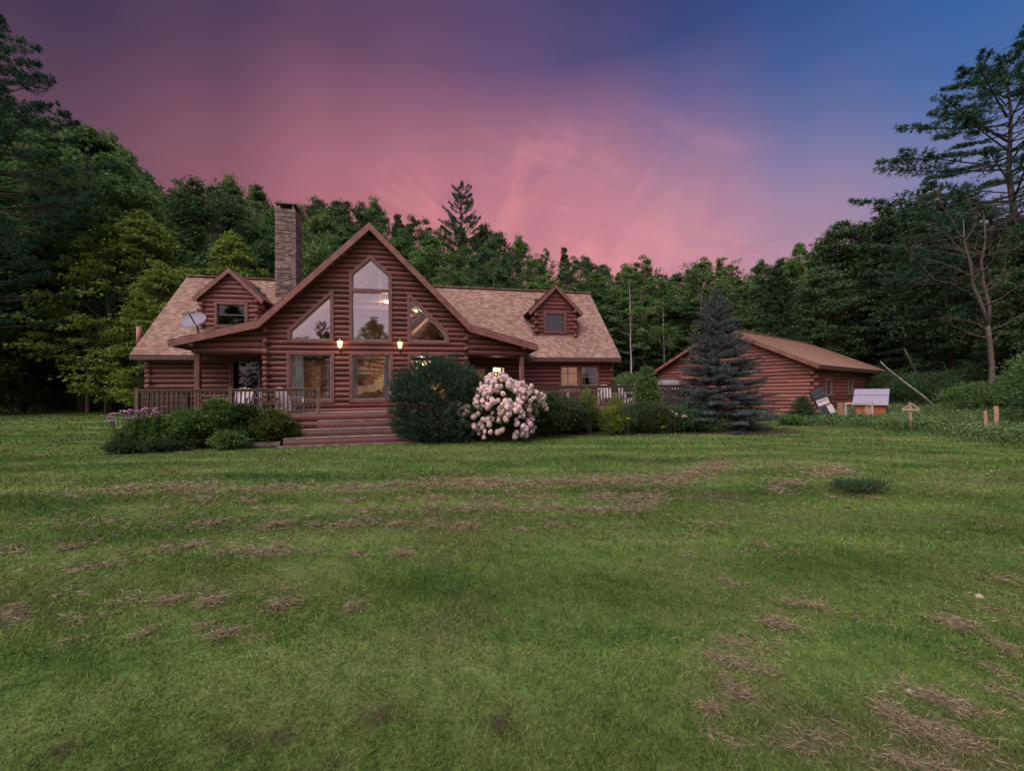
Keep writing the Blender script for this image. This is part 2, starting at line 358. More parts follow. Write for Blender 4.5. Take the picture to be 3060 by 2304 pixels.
def island_mat(name, stops, rough=0.85, transl=0.0, bump=0, spec=0.2, objvar=0.0, noise=None):
    m, b, N, Lk = new_mat(name)
    g = N('ShaderNodeNewGeometry'); src = g.outputs['Random Per Island']
    if objvar or noise:
        a = N('ShaderNodeMath', operation='MULTIPLY', i_1=1 - objvar - (0.4 if noise else 0)); Lk(src, a.inputs[0]); src = a.outputs[0]
        if objvar:
            oi = N('ShaderNodeObjectInfo'); k = N('ShaderNodeMath', operation='MULTIPLY_ADD', i_1=objvar); Lk(oi.outputs['Random'], k.inputs[0]); Lk(src, k.inputs[2]); src = k.outputs[0]
        if noise:
            tcn = N('ShaderNodeTexCoord'); nz = N('ShaderNodeTexNoise', i_Scale=noise, i_Detail=3.0); Lk(tcn.outputs['Object'], nz.inputs['Vector'])
            k = N('ShaderNodeMath', operation='MULTIPLY_ADD', i_1=0.9, i_2=-0.25); Lk(nz.outputs[0], k.inputs[0])
            k2 = N('ShaderNodeMath', operation='ADD'); Lk(k.outputs[0], k2.inputs[0]); Lk(src, k2.inputs[1]); src = k2.outputs[0]
    c = rampn(N, Lk, src, stops); Lk(c, b.inputs['Base Color'])
    b.inputs['Roughness'].default_value = rough; b.inputs['Specular IOR Level'].default_value = spec
    if transl:
        t = N('ShaderNodeBsdfTranslucent'); Lk(c, t.inputs[0]); mx = N('ShaderNodeMixShader', i_0=transl)
        Lk(b.outputs[0], mx.inputs[1]); Lk(t.outputs[0], mx.inputs[2])
        Lk(mx.outputs[0], m.node_tree.nodes['Material Output'].inputs[0])
    return m
def greens(a, b, c): return [(.0, a), (.5, b), (1., c)]
M_maple = island_mat('broadleaf foliage', greens((.045, .1, .038), (.1, .19, .06), (.19, .29, .085)), transl=.35, objvar=.45, noise=.35)
M_lime = island_mat('bright leaf foliage', greens((.10, .17, .035), (.18, .27, .05), (.27, .36, .08)), transl=.3, objvar=.2, noise=.5)
M_deep = island_mat('dark leaf foliage', greens((.028, .065, .034), (.062, .12, .052), (.12, .185, .075)), transl=.3, objvar=.3, noise=.35)
M_pine = island_mat('pine needles', greens((.024, .07, .05), (.046, .11, .068), (.09, .165, .095)), transl=.1, noise=.4)
M_fir = island_mat('hemlock needles', greens((.022, .05, .03), (.045, .09, .046), (.09, .14, .065)), transl=.1, objvar=.3, noise=.4)
M_blue = island_mat('blue spruce needles', greens((.033, .048, .048), (.07, .092, .09), (.16, .185, .18)), noise=1.2)
M_mugo = island_mat('mugo pine needles', greens((.014, .038, .024), (.03, .066, .04), (.07, .12, .07)), noise=1.0)
M_bush = island_mat('bush leaves', greens((.02, .042, .018), (.05, .085, .032), (.11, .15, .055)), transl=.2, noise=2.0)
M_bushg = island_mat('garden leaves', greens((.045, .1, .028), (.1, .2, .048), (.2, .31, .09)), transl=.25, noise=2.0)
M_yell = island_mat('goldenrod foliage', greens((.06, .12, .02), (.13, .2, .03), (.32, .34, .04)), transl=.25, noise=2.0)
M_weed = island_mat('meadow weeds', greens((.045, .09, .03), (.1, .18, .06), (.24, .3, .14)), transl=.2, noise=.6)
M_bloom = island_mat('pink bloom petals', greens((.68, .4, .44), (.9, .7, .68), (.97, .92, .84)), transl=.12)
M_cone = island_mat('mauve flower petals', greens((.42, .16, .38), (.62, .3, .52), (.75, .5, .6)))
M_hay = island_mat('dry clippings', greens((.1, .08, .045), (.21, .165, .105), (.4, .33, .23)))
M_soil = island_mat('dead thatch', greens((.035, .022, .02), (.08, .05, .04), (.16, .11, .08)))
M_stone = island_mat('chimney stone', [(0, (.075, .062, .064)), (.35, (.16, .125, .12)), (.7, (.25, .19, .17)), (1, (.38, .3, .265))], rough=.85, noise=3.0)
M_bark = simple('grey brown bark', (.1, .08, .068), .95, var=.45, scale=6, bump=.6, bscale=18)
M_barkd = simple('dark bark', (.055, .042, .037), .95, var=.4, scale=5, bump=.6)
M_birch = simple('birch bark', (.33, .3, .28), .7, var=.5, scale=5, bump=.3)

def glass_mat(name, refl, tint=(1, 1, 1)):
    m, b, N, Lk = new_mat(name)
    tr = N('ShaderNodeBsdfTransparent'); tr.inputs[0].default_value = (*tint, 1)
    gl = N('ShaderNodeBsdfGlossy', i_Roughness=0.012); gl.inputs[0].default_value = (.95, .95, 1, 1)
    tcn = N('ShaderNodeTexCoord'); nz = N('ShaderNodeTexNoise', i_Scale=0.9, i_Detail=1.0); Lk(tcn.outputs['Object'], nz.inputs['Vector'])
    bp = N('ShaderNodeBump', i_Strength=0.05, i_Distance=0.05); Lk(nz.outputs[0], bp.inputs['Height']); Lk(bp.outputs[0], gl.inputs['Normal'])
    fr = N('ShaderNodeFresnel', i_IOR=1.5); k = N('ShaderNodeMath', operation='MULTIPLY_ADD', i_1=1.0, i_2=refl, use_clamp=True); Lk(fr.outputs[0], k.inputs[0])
    mx = N('ShaderNodeMixShader'); Lk(k.outputs[0], mx.inputs[0]); Lk(tr.outputs[0], mx.inputs[1]); Lk(gl.outputs[0], mx.inputs[2])
    Lk(mx.outputs[0], m.node_tree.nodes['Material Output'].inputs[0]); return m
M_glass = glass_mat('coated window glass', .4, (.85, .85, .85))
M_glass2 = glass_mat('plain window glass', .03, (.8, .8, .8))
M_glassd = glass_mat('screened window glass', .06, (.25, .28, .32))

# lawn colour shared by the ground sheet and the blades
def lawn_color(N, Lk, src_extra=None):
    g = N('ShaderNodeNewGeometry'); pos = g.outputs['Position']
    m1 = N('ShaderNodeMapping'); m1.inputs['Scale'].default_value = (.16, .85, 0); m1.inputs['Rotation'].default_value = (0, 0, .1); Lk(pos, m1.inputs['Vector'])
    n1 = N('ShaderNodeTexNoise', i_Scale=1.0, i_Detail=3.0, i_Distortion=.6); Lk(m1.outputs[0], n1.inputs['Vector'])
    n2 = N('ShaderNodeTexNoise', i_Scale=.9, i_Detail=5.0, i_Roughness=.6); Lk(pos, n2.inputs['Vector'])
    n3 = N('ShaderNodeTexNoise', i_Scale=7.0, i_Detail=3.0); Lk(pos, n3.inputs['Vector'])
    a = N('ShaderNodeMath', operation='MULTIPLY_ADD', i_1=.55, i_2=0.0); Lk(n1.outputs[0], a.inputs[0])
    b = N('ShaderNodeMath', operation='MULTIPLY_ADD', i_1=.3); Lk(n2.outputs[0], b.inputs[0]); Lk(a.outputs[0], b.inputs[2])
    c = N('ShaderNodeMath', operation='MULTIPLY_ADD', i_1=.25); Lk(n3.outputs[0], c.inputs[0]); Lk(b.outputs[0], c.inputs[2])
    col = rampn(N, Lk, c.outputs[0], [(.38, (.046, .1, .027)), (.47, (.084, .16, .038)), (.56, (.13, .208, .05)), (.66, (.18, .24, .08))])
    sx = N('ShaderNodeSeparateXYZ'); Lk(pos, sx.inputs[0])
    q1 = N('ShaderNodeMath', operation='SUBTRACT', i_1=4.0); Lk(sx.outputs[0], q1.inputs[0]); q2 = N('ShaderNodeMath', operation='MAXIMUM', i_1=0.0); Lk(q1.outputs[0], q2.inputs[0])
    q3 = N('ShaderNodeMath', operation='POWER', i_1=2.0); Lk(q2.outputs[0], q3.inputs[0]); q4 = N('ShaderNodeMath', operation='MULTIPLY_ADD', i_1=.055); Lk(q3.outputs[0], q4.inputs[0]); Lk(sx.outputs[1], q4.inputs[2])
    nb_ = N('ShaderNodeTexNoise', i_Scale=.35, i_Detail=2.0); Lk(pos, nb_.inputs['Vector']); q5 = N('ShaderNodeMath', operation='MULTIPLY_ADD', i_1=2.0); Lk(nb_.outputs[0], q5.inputs[0]); Lk(q4.outputs[0], q5.inputs[2])
    q6 = N('ShaderNodeMath', operation='MULTIPLY', i_1=3.9); Lk(q5.outputs[0], q6.inputs[0]); q7 = N('ShaderNodeMath', operation='SINE'); Lk(q6.outputs[0], q7.inputs[0])
    q8 = N('ShaderNodeMath', operation='MULTIPLY_ADD', i_1=.14, i_2=1.0); Lk(q7.outputs[0], q8.inputs[0])
    mb_ = N('ShaderNodeMix', data_type='RGBA', blend_type='MULTIPLY'); mb_.inputs[0].default_value = 1.0; Lk(col, mb_.inputs[6]); Lk(q8.outputs[0], mb_.inputs[7]); col = mb_.outputs[2]
    # brownish worn tint in broad soft patches
    n4 = N('ShaderNodeTexNoise', i_Scale=.55, i_Detail=4.0, i_Roughness=.6); m4 = N('ShaderNodeMapping'); m4.inputs['Location'].default_value = (7, 3, 0); Lk(pos, m4.inputs['Vector']); Lk(m4.outputs[0], n4.inputs['Vector'])
    r4 = N('ShaderNodeMapRange', interpolation_type='SMOOTHSTEP'); r4.inputs[1].default_value = .52; r4.inputs[2].default_value = .72; r4.inputs[4].default_value = .65; Lk(n4.outputs[0], r4.inputs[0])
    mx = N('ShaderNodeMix', data_type='RGBA'); Lk(r4.outputs[0], mx.inputs[0]); Lk(col, mx.inputs[6]); mx.inputs[7].default_value = (.16, .15, .08, 1)
    return mx.outputs[2], g
def lawn_ground():
    m, b, N, Lk = new_mat('lawn soil and thatch')
    col, g = lawn_color(N, Lk)
    n = N('ShaderNodeTexNoise', i_Scale=35.0, i_Detail=5.0, i_Roughness=.7); Lk(g.outputs['Position'], n.inputs['Vector'])
    r = N('ShaderNodeMapRange'); r.inputs[1].default_value = .3; r.inputs[2].default_value = .7; r.inputs[3].default_value = .35; r.inputs[4].default_value = 1.0; Lk(n.outputs[0], r.inputs[0])
    mx = N('ShaderNodeMix', data_type='RGBA', blend_type='MULTIPLY'); mx.inputs[0].default_value = 1.0; Lk(col, mx.inputs[6]); Lk(r.outputs[0], mx.inputs[7])
    Lk(mx.outputs[2], b.inputs['Base Color']); b.inputs['Roughness'].default_value = 1.0; b.inputs['Specular IOR Level'].default_value = .1
    bp = N('ShaderNodeBump', i_Strength=.6, i_Distance=.04); Lk(n.outputs[0], bp.inputs['Height']); Lk(bp.outputs[0], b.inputs['Normal'])
    return m
def blade_mat():
    m, b, N, Lk = new_mat('grass blades')
    col, g = lawn_color(N, Lk)
    r = rampn(N, Lk, g.outputs['Random Per Island'], [(0, (.42, .5, .45)), (.5, (.9, .92, .85)), (.85, (1.25, 1.22, 1.1)), (1, (1.8, 1.65, 1.6))])
    mx = N('ShaderNodeMix', data_type='RGBA', blend_type='MULTIPLY'); mx.inputs[0].default_value = 1.0; Lk(col, mx.inputs[6]); Lk(r, mx.inputs[7])
    Lk(mx.outputs[2], b.inputs['Base Color']); b.inputs['Roughness'].default_value = .7; b.inputs['Specular IOR Level'].default_value = .25
    t = N('ShaderNodeBsdfTranslucent'); Lk(mx.outputs[2], t.inputs[0]); ms = N('ShaderNodeMixShader', i_0=.25)
    Lk(b.outputs[0], ms.inputs[1]); Lk(t.outputs[0], ms.inputs[2]); Lk(ms.outputs[0], m.node_tree.nodes['Material Output'].inputs[0])
    return m

# ------------------------------------------------------------------ terrain
def sst(x): x = np.clip(x, 0, 1); return x * x * (3 - 2 * x)
def hgt(x, y):
    x = np.asarray(x, float); y = np.asarray(y, float)
    l = .45 * sst((-x - 9) / 16) * sst((y - 14) / 16)
    back = .26 * np.maximum(0, y - 34 - .12 * np.abs(x)) ; back = 11 * (1 - np.exp(-back / 11))
    rt = .05 * np.maximum(0, x - 17)
    return l + back + np.minimum(rt, 2.0)
def gz(x, y): return float(hgt(x, y))
xs = np.concatenate([[-900, -600, -400, -260, -180, -130], np.arange(-100, 101, 2.0), [130, 180, 260, 400, 600, 900]])
ys = np.concatenate([[-900, -500, -250, -120, -60, -30, -15], np.arange(-8, 100, 2.0), [110, 130, 160, 220, 350, 600, 1200]])
X, Y = np.meshgrid(xs, ys); Z = hgt(X, Y)
nx, ny = len(xs), len(ys)
me = bpy.data.meshes.new('lawn')
me.from_pydata(np.stack([X.ravel(), Y.ravel(), Z.ravel()], 1).tolist(), [], [(j * nx + i, j * nx + i + 1, (j + 1) * nx + i + 1, (j + 1) * nx + i) for j in range(ny - 1) for i in range(nx - 1)])
me.materials.append(lawn_ground()); me.polygons.foreach_set('use_smooth', [True] * len(me.polygons))
tag(link('ground', me), None, None, kind='structure')

def cards(P, T, Nn, Ln, Wd, mid=.42, fold=.12):
    """leaf shaped quads: base, side, tip, side"""
    T = T / np.linalg.norm(T, axis=1, keepdims=True)
    Sd = np.cross(T, Nn); Sd /= (np.linalg.norm(Sd, axis=1, keepdims=True) + 1e-9); Up = np.cross(Sd, T)
    Ln = np.asarray(Ln).reshape(-1, 1) * np.ones((len(P), 1)); Wd = np.asarray(Wd).reshape(-1, 1) * np.ones((len(P), 1))
    A = P; Cc = P + T * Ln; m = P + T * Ln * mid + Up * Wd * fold
    return np.stack([A, m - Sd * Wd * .5, Cc, m + Sd * Wd * .5], 1)
def runit(rg, n): v = rg.normal(size=(n, 3)); return v / np.linalg.norm(v, axis=1, keepdims=True)

# ------------------------------------------------------------------ HOUSE
house = empty('log_house', HW(0, 0, 0), HT, 'large dark red log house with a tall glazed gable and two dormers', 'house')
UC = -0.82; GA = 8.51; GS = 1.006; GB = 3.93; ZB = GA - GB * GS; FS = .284; GE = 6.84
def zgab(u):
    d = abs(u - UC); return GA - GS * d if d < GB else ZB - FS * (d - GB)
EV, EZ, RV, RZ = 1.1, 3.35, 4.79, 7.45; MS = (RZ - EZ) / (RV - EV); U0, U1 = -9.75, 10.64
def rect(a, b, c, d): return [(a, c), (b, c), (b, d), (a, d)]
# openings (front wall of gable)
w_pent = [(-1.645, 3.76), (-.005, 3.76), (-.005, 6.55), (-.82, 7.33), (-1.645, 6.55)]
w_lt = [(-3.88, 3.76), (-2.21, 3.76), (-2.21, 5.93), (-3.88, 4.25)]
w_rt = [(.58, 3.76), (2.26, 3.76), (2.26, 4.25), (.58, 5.93)]
w_ll = rect(-3.91, -2.2, 1.40, 3.40); w_lc = rect(-1.655, .02, 1.40, 3.40); w_lr = rect(.58, 2.26, 1.40, 3.40)
wins = [w_pent, w_lt, w_rt, w_ll, w_lc, w_lr]
F0 = front(0)
UL, UR = -4.57, 2.93
mb = MB(); logs(mb, [(UL, .12), (UR, .12), (UR, zgab(UR) - .2), (UC, GA - .22), (UL, zgab(UL) - .2)], [inset(w, .05) for w in wins], F0)
mb.build('gable_wall', M_log, house, True)
# cross log ends on the gable corners
for s, sg in ((UL, -1), (UR, 1)):
    mb = MB(); corner(mb, F0, s, sg, .8, 4.35, phase=0 if sg < 0 else 1, ext=.2); mb.build('corner_log_ends', M_end, house, True)
# porch headers
for a, b in ((-6.99, UL - .02), (UR + .02, 5.5)):
    za = zgab(a) - .2; zb_ = zgab(b) - .2
    mb = MB(); P = [(a, 3.30), (b, 3.30), (b, zb_), (a, za)]
    logs(mb, P, [], front(-.02), z0=3.30, pitch=.235); mb.face([(a, .02, 3.3), (b, .02, 3.3), (b, .1, 3.3), (a, .1, 3.3)])
    mb.build('porch_header', M_log, house, True)
mb = MB(); corner(mb, front(-.02), -6.95, -1, 3.3, 3.75, 0, ext=.14, pitch=.235, zb=3.3); mb.build('corner_log_ends', M_end, house, True)
mb = MB(); corner(mb, front(-.02), 5.46, 1, 3.3, 3.75, 0, ext=.14, pitch=.235, zb=3.3); mb.build('corner_log_ends', M_end, house, True)
for u in (-6.95, 5.39):
    mb = MB(); mb.box(u - .085, u + .085, -.02, .15, 1.08, 3.30); mb.build('porch_post', M_trim, house)
    mb = MB(); mb.box(u - .06 * 1, u + .06, -.4, -.03, 3.56, 3.7); mb.build('rafter_end', M_trim, house)
# main walls
w_r1 = rect(7.62, 8.62, 1.15, 3.0); w_r2 = rect(8.66, 9.63, 1.95, 3.0)
w_bd = rect(-6.51, -5.38, 1.1, 3.25); w_p1 = rect(3.42, 4.10, 1.9, 2.95); w_p2 = rect(4.28, 4.94, 1.9, 2.98)
FM = front(1.55)
mb = MB(); logs(mb, rect(-9.3, UL, .12, 3.42), [inset(w_bd, .04)], FM); mb.build('front_wall', M_log, house, True)
mb = MB(); logs(mb, rect(UR, 10.25, .12, 3.42), [inset(w, .04) for w in (w_r1, w_r2, w_p1, w_p2)], FM); mb.build('front_wall', M_log, house, True)
for s, sg in ((-9.3, -1), (10.25, 1)):
    mb = MB(); corner(mb, FM, s, sg, .4, 3.3, phase=1, ext=.2, fwd=.2); mb.build('corner_log_ends', M_end, house, True)
# gable bay cheeks, house sides and back
for T in (left(UL), right(UR)): mb = MB(); logs(mb, rect(0, 1.55, .12, 4.4), [], T); mb.build('bay_side_wall', M_log, house, True)
BV = 8.1
side = [(1.55, .12), (BV, .12), (BV, 3.42), (RV, RZ - .25), (1.55, 3.42 + .0)]
for T in (left(-9.3), right(10.25)):
    mb = MB(); logs(mb, side, [], T); mb.build('end_wall', M_log, house, True)
mb = MB(); logs(mb, rect(-9.3, 10.25, .12, 3.42), [], lambda s, o, z: (s, BV + o, z)); mb.build('back_wall', M_log, house, True)
mb = MB(); logs(mb, [(UC - 2.3, 5.9), (UC + 2.3, 5.9), (UC, GA - .2)], [], lambda s, o, z: (s, 5.85 + o, z)); mb.build('back_gable_wall', M_log, house, True)

# windows
def window(parent, P, T, glass=M_glass, trim=.115, sash=.045, muntin=None, name='window', tm=None, sm=None, sill=True):
    A = P; B = inset(P, trim); D = inset(P, trim + sash)
    mb = MB(); ring(mb, A, B, -.06, .105, T); f = mb.build(name, tm or M_trim, parent)
    mb = MB(); ring(mb, B, D, -.07, .045, T)
    if sill:
        a, b = min(p[0] for p in B), max(p[0] for p in B); z = min(p[1] for p in B)
        prism(mb, rect(a, b, z + .002, z + .05), .0451, .09, T)
    if muntin:
        for m_ in muntin:
            if m_[0] == 'h': prism(mb, rect(m_[1], m_[2], m_[3] - .025, m_[3] + .025), -.03, .03, T)
            else: prism(mb, rect(m_[3] - .02, m_[3] + .02, m_[1], m_[2]), -.029, .029, T)
    mb.build('sash', sm or M_sash, f)
    mb = MB(); mb.face([T(s, .002, z) for s, z in D], D); mb.build('pane', glass, f)
    return f
fw = window(house, w_pent, F0, muntin=None, sill=False)
mb = MB(); prism(mb, rect(-1.53, -.12, 5.8, 5.95), -.02, .1, F0); mb.build('transom', M_trim, fw)
window(house, w_lt, F0, sill=False); window(house, w_rt, F0, glass=M_glass2, sill=False)
window(house, w_ll, F0, glass=glass_mat('lower window glass', .16, (.95, .95, .95))); window(house, w_lc, F0, glass=M_glass2); window(house, w_lr, F0, glass=M_glass2)
window(house, w_bd, FM, glass=M_glassd, trim=.06, name='patio_door', sill=False)
window(house, w_r1, FM, glass=M_glass2, trim=.055, sash=.03, muntin=[('h', 7.7, 8.55, 2.62), ('v', 1.2, 2.95, 8.05)], name='patio_door', sill=False)
window(house, w_r2, FM, glass=M_glassd, trim=.055, sash=.03, muntin=[('h', 8.75, 9.55, 2.45)])
window(house, w_p1, FM, glass=M_glass2, trim=.09, sash=.03); window(house, w_p2, FM, glass=M_glass2, trim=.06, sash=.03)

# roofs
def shingles(mb, poly, O, A, Sv, step=.14, lift=.014):
    """poly in (a, s) metres from the eave; rows of shingles stepped up the slope"""
    O, A, Sv = Vector(O), Vector(A), Vector(Sv); Nn = A.cross(Sv).normalized()
    if Nn.z < 0: Nn = -Nn
    rnd = random.Random(5)
    hi = max(p[1] for p in poly); zs = [k * step for k in range(int(hi / step) + 2)]
    def T(a, o, s): return O + A * a + Sv * s + Nn * o
    strips(mb, [poly], zs, lambda z, side: (lift if side > 0 and abs((z / step) - round(z / step)) < 1e-3 else (.0 if side < 0 and abs((z / step) - round(z / step)) < 1e-3 else lift * (1 - (z / step) % 1))), T)
    for z in zs:   # butt edges
        xs_ = crossings([poly], z + 1e-4)
        for i in range(0, len(xs_) - 1, 2):
            a, b = xs_[i][0], xs_[i + 1][0]
            mb.face([T(a, 0, z), T(b, 0, z), T(b, lift, z), T(a, lift, z)], [(a, z), (b, z), (b, z), (a, z)])
k = sqrt(1 + MS * MS); sl_ = (RV - EV) * k
def vz(z): return EV + (z - EZ) / MS
SV = (0, 1 / k, MS / k)
def mp_(u, v): return (u - U0, (v - EV) * k)
pl = [(U0, EV), (UC - 3.95, EV), (UC - 3.95, vz(ZB)), (UC - (GA - RZ) / GS, RV), (U0, RV)]
pr = [(UC + 3.95, EV), (U1, EV), (U1, RV), (UC + (GA - RZ) / GS, RV), (UC + 3.95, vz(ZB))]
roof = None
for P in (pl, pr):
    mb = MB(); shingles(mb, [mp_(*p) for p in P], (U0, EV, EZ), (1, 0, 0), SV)
    # underside
    for q in [P]: mb.face([(u, v, EZ + (v - EV) * MS - .12) for u, v in q])
    r_ = mb.build('main_roof', M_shin, house)
    a, b = min(p[0] for p in P), max(p[0] for p in P)
    mb = MB(); mb.box(a, b, EV - .02, EV + .03, EZ - .19, EZ - .005); mb.box(a + .02, b - .02, EV + .03, 1.56, EZ - .19, EZ - .16); mb.build('eave_fascia', M_eave_shaded, r_)
    e = U0 if P is pl else U1; s_ = -1 if P is pl else 1
    mb = MB(); prism(mb, [(EV, EZ - .2), (RV, RZ - .2), (RV, RZ - .01), (EV, EZ - .01)], -.03, .0, (lambda s, o, z, e=e, s_=s_: (e + s_ * o, s, z))); mb.build('rake_board', M_fascia, r_)
    c0, c1 = (U0, UC - 1.0) if P is pl else (UC + 1.0, U1)
    mb = MB()
    x = c0
    while x < c1:
        x2 = min(x + .3, c1); mb.box(x, x2 - .006, RV - .14, RV + .14, RZ + .0, RZ + .035 + .004 * (int(x * 3) % 2)); x = x2
    mb.build('ridge_cap', M_shin, r_)
# back slope
mb = MB(); shingles(mb, [(0, 0), (U1 - U0, 0), (U1 - U0, sl_), (0, sl_)], (U0, 2 * RV - EV, EZ), (1, 0, 0), (0, -1 / k, MS / k))
mb.face([(U0, RV, RZ - .12), (U1, RV, RZ - .12), (U1, 2 * RV - EV, EZ - .12), (U0, 2 * RV - EV, EZ - .12)]); mb.build('main_roof', M_shin, house)
# gable roof: two steep slopes and two flared skirts
VF = -.45
for sg in (-1, 1):
    kk = sqrt(1 + GS * GS); A = (0, 1, 0)
    vv = [(VF, GB), (vz(ZB), GB), (RV, (GA - RZ) / GS), (6.0, 2.4), (6.0, 0), (VF, 0)]
    P = [(v - VF, (GB - d) * kk) for v, d in vv]
    mb = MB(); shingles(mb, P, (UC + sg * GB, VF, ZB), A, (-sg / kk, 0, GS / kk)); 
    r_ = mb.build('gable_roof', M_shin, house)
    mb = MB(); mb.face([(UC + sg * d, v, GA - GS * d - .2) for v, d in vv]); mb.build('soffit', M_soffit, r_)
    kf = sqrt(1 + FS * FS); P = [(0, 0), (vz(ZB - FS * (GE - GB)) + .1 - VF, 0), (vz(ZB) + .1 - VF, (GE - GB) * kf), (0, (GE - GB) * kf)]
    mb = MB(); shingles(mb, P, (UC + sg * GE, VF, ZB - FS * (GE - GB)), A, (-sg / kf, 0, FS / kf))
    sk_ = mb.build('flared_roof', M_shin, house)
    mb = MB(); mb.face([(UC + sg * GB, VF, ZB - .2), (UC + sg * GE, VF, ZB - FS * (GE - GB) - .17), (UC + sg * GE, 1.5, ZB - FS * (GE - GB) - .17), (UC + sg * GB, 1.5, ZB - .2)]); mb.build('soffit', M_soffit, sk_)
    # porch ceiling and eave fascia of the flare
    mb = MB(); mb.box(*(sorted((UC + sg * GE - .0 * sg, UC + sg * (GE - .04)))), VF + .055, 1.5, ZB - FS * (GE - GB) - .21, ZB - FS * (GE - GB) - .012); mb.build('eave_fascia', M_fascia, sk_)
    mb = MB(); a, b = sorted((UC + sg * 3.78, UC + sg * 6.2)); mb.box(a, b, .1, 1.5, 3.3, 3.33); mb.build('porch_ceiling', M_soffit, house)
    # verge boards
    D = .235
    mb = MB(); a = (UC, GA - .01); b = (UC + sg * GB, ZB - .01); c = (UC + sg * GB, ZB - .01 - D * kk * .92); d = (UC, GA - .01 - D * kk * .92)
    prism(mb, [a, b, c, d], 0, .05, front(VF + .05)); mb.build('verge_board', M_fascia, r_)
    mb = MB(); e = (UC + sg * GE, ZB - FS * (GE - GB) - .01); f = (UC + sg * (GE - .05), e[1] - D * 1.0)
    prism(mb, [b, e, f, (c[0] + sg * .0, c[1])], 0, .049, front(VF + .05)); mb.build('verge_board', M_fascia, sk_)

# chimney
rg = random.Random(11)
mb = MB(); cx0, cx1, cv0, cv1, cz1 = -5.60, -4.76, 3.8, 4.75, 10.62
for face in range(4):
    Lx = (cx1 - cx0) if face % 2 == 0 else (cv1 - cv0)
    z = 4.6
    while z < cz1 - .02:
        h = rg.choice([.05, .06, .075, .09, .11]); h = min(h, cz1 - z); x = -.03
        while x < Lx + .02:
            w = rg.uniform(.1, .42); w = min(w, Lx + .03 - x)
            if w < .07: break
            if rg.random() < .25 and h > .08: parts = [(z, h / 2), (z + h / 2, h / 2)]
            else: parts = [(z, h)]
            for pz, ph in parts:
                o = rg.uniform(.0, .045); g = .007
                a0, a1 = x + g, x + w - g
                if face == 0: mb.box(cx0 + a0, cx0 + a1, cv0 - o, cv0 + .08, pz + g, pz + ph - g)
                elif face == 1: mb.box(cx1 - .08, cx1 + o, cv0 + a0, cv0 + a1, pz + g, pz + ph - g)
                elif face == 2: mb.box(cx0 + a0, cx0 + a1, cv1 - .08, cv1 + o, pz + g, pz + ph - g)
                else: mb.box(cx0 - o, cx0 + .08, cv0 + a0, cv0 + a1, pz + g, pz + ph - g)
            x += w
        z += h
ch = mb.build('chimney', M_stone, house)
mb = MB(); mb.box(cx0 + .01, cx1 - .01, cv0 + .01, cv1 - .01, 4.5, cz1 - .01); mb.build('mortar', simple('mortar', (.05, .042, .042), .95), ch)
M_pier = simple('pale pier', (.45, .33, .27), .8)
for x in (cx0 + .12, cx1 - .12):
    for v in (cv0 + .12, cv1 - .12): mb = MB(); mb.box(x - .04, x + .04, v - .04, v + .04, cz1, cz1 + .22); mb.build('cap_pillar', M_pier, ch)
mb = MB(); mb.box(cx0 - .03, cx1 + .03, cv0 - .05, cv1 + .05, cz1 + .22, cz1 + .27); mb.build('cap_slab', simple('dark cap', (.06, .05, .055), .6), ch)
mb = MB(); mb.box(cx0 + .25, cx1 - .25, cv0 + .25, cv1 - .25, cz1 - .01, cz1 + .14); mb.build('flue', M_dark, ch)
mb = MB(); mb.tube([(-9.93, 1.9, 3.6), (-9.93, 1.9, 4.55)], .09, 10); mb.build('vent_pipe', simple('reddish pipe', (.25, .1, .08), .6), house, True)

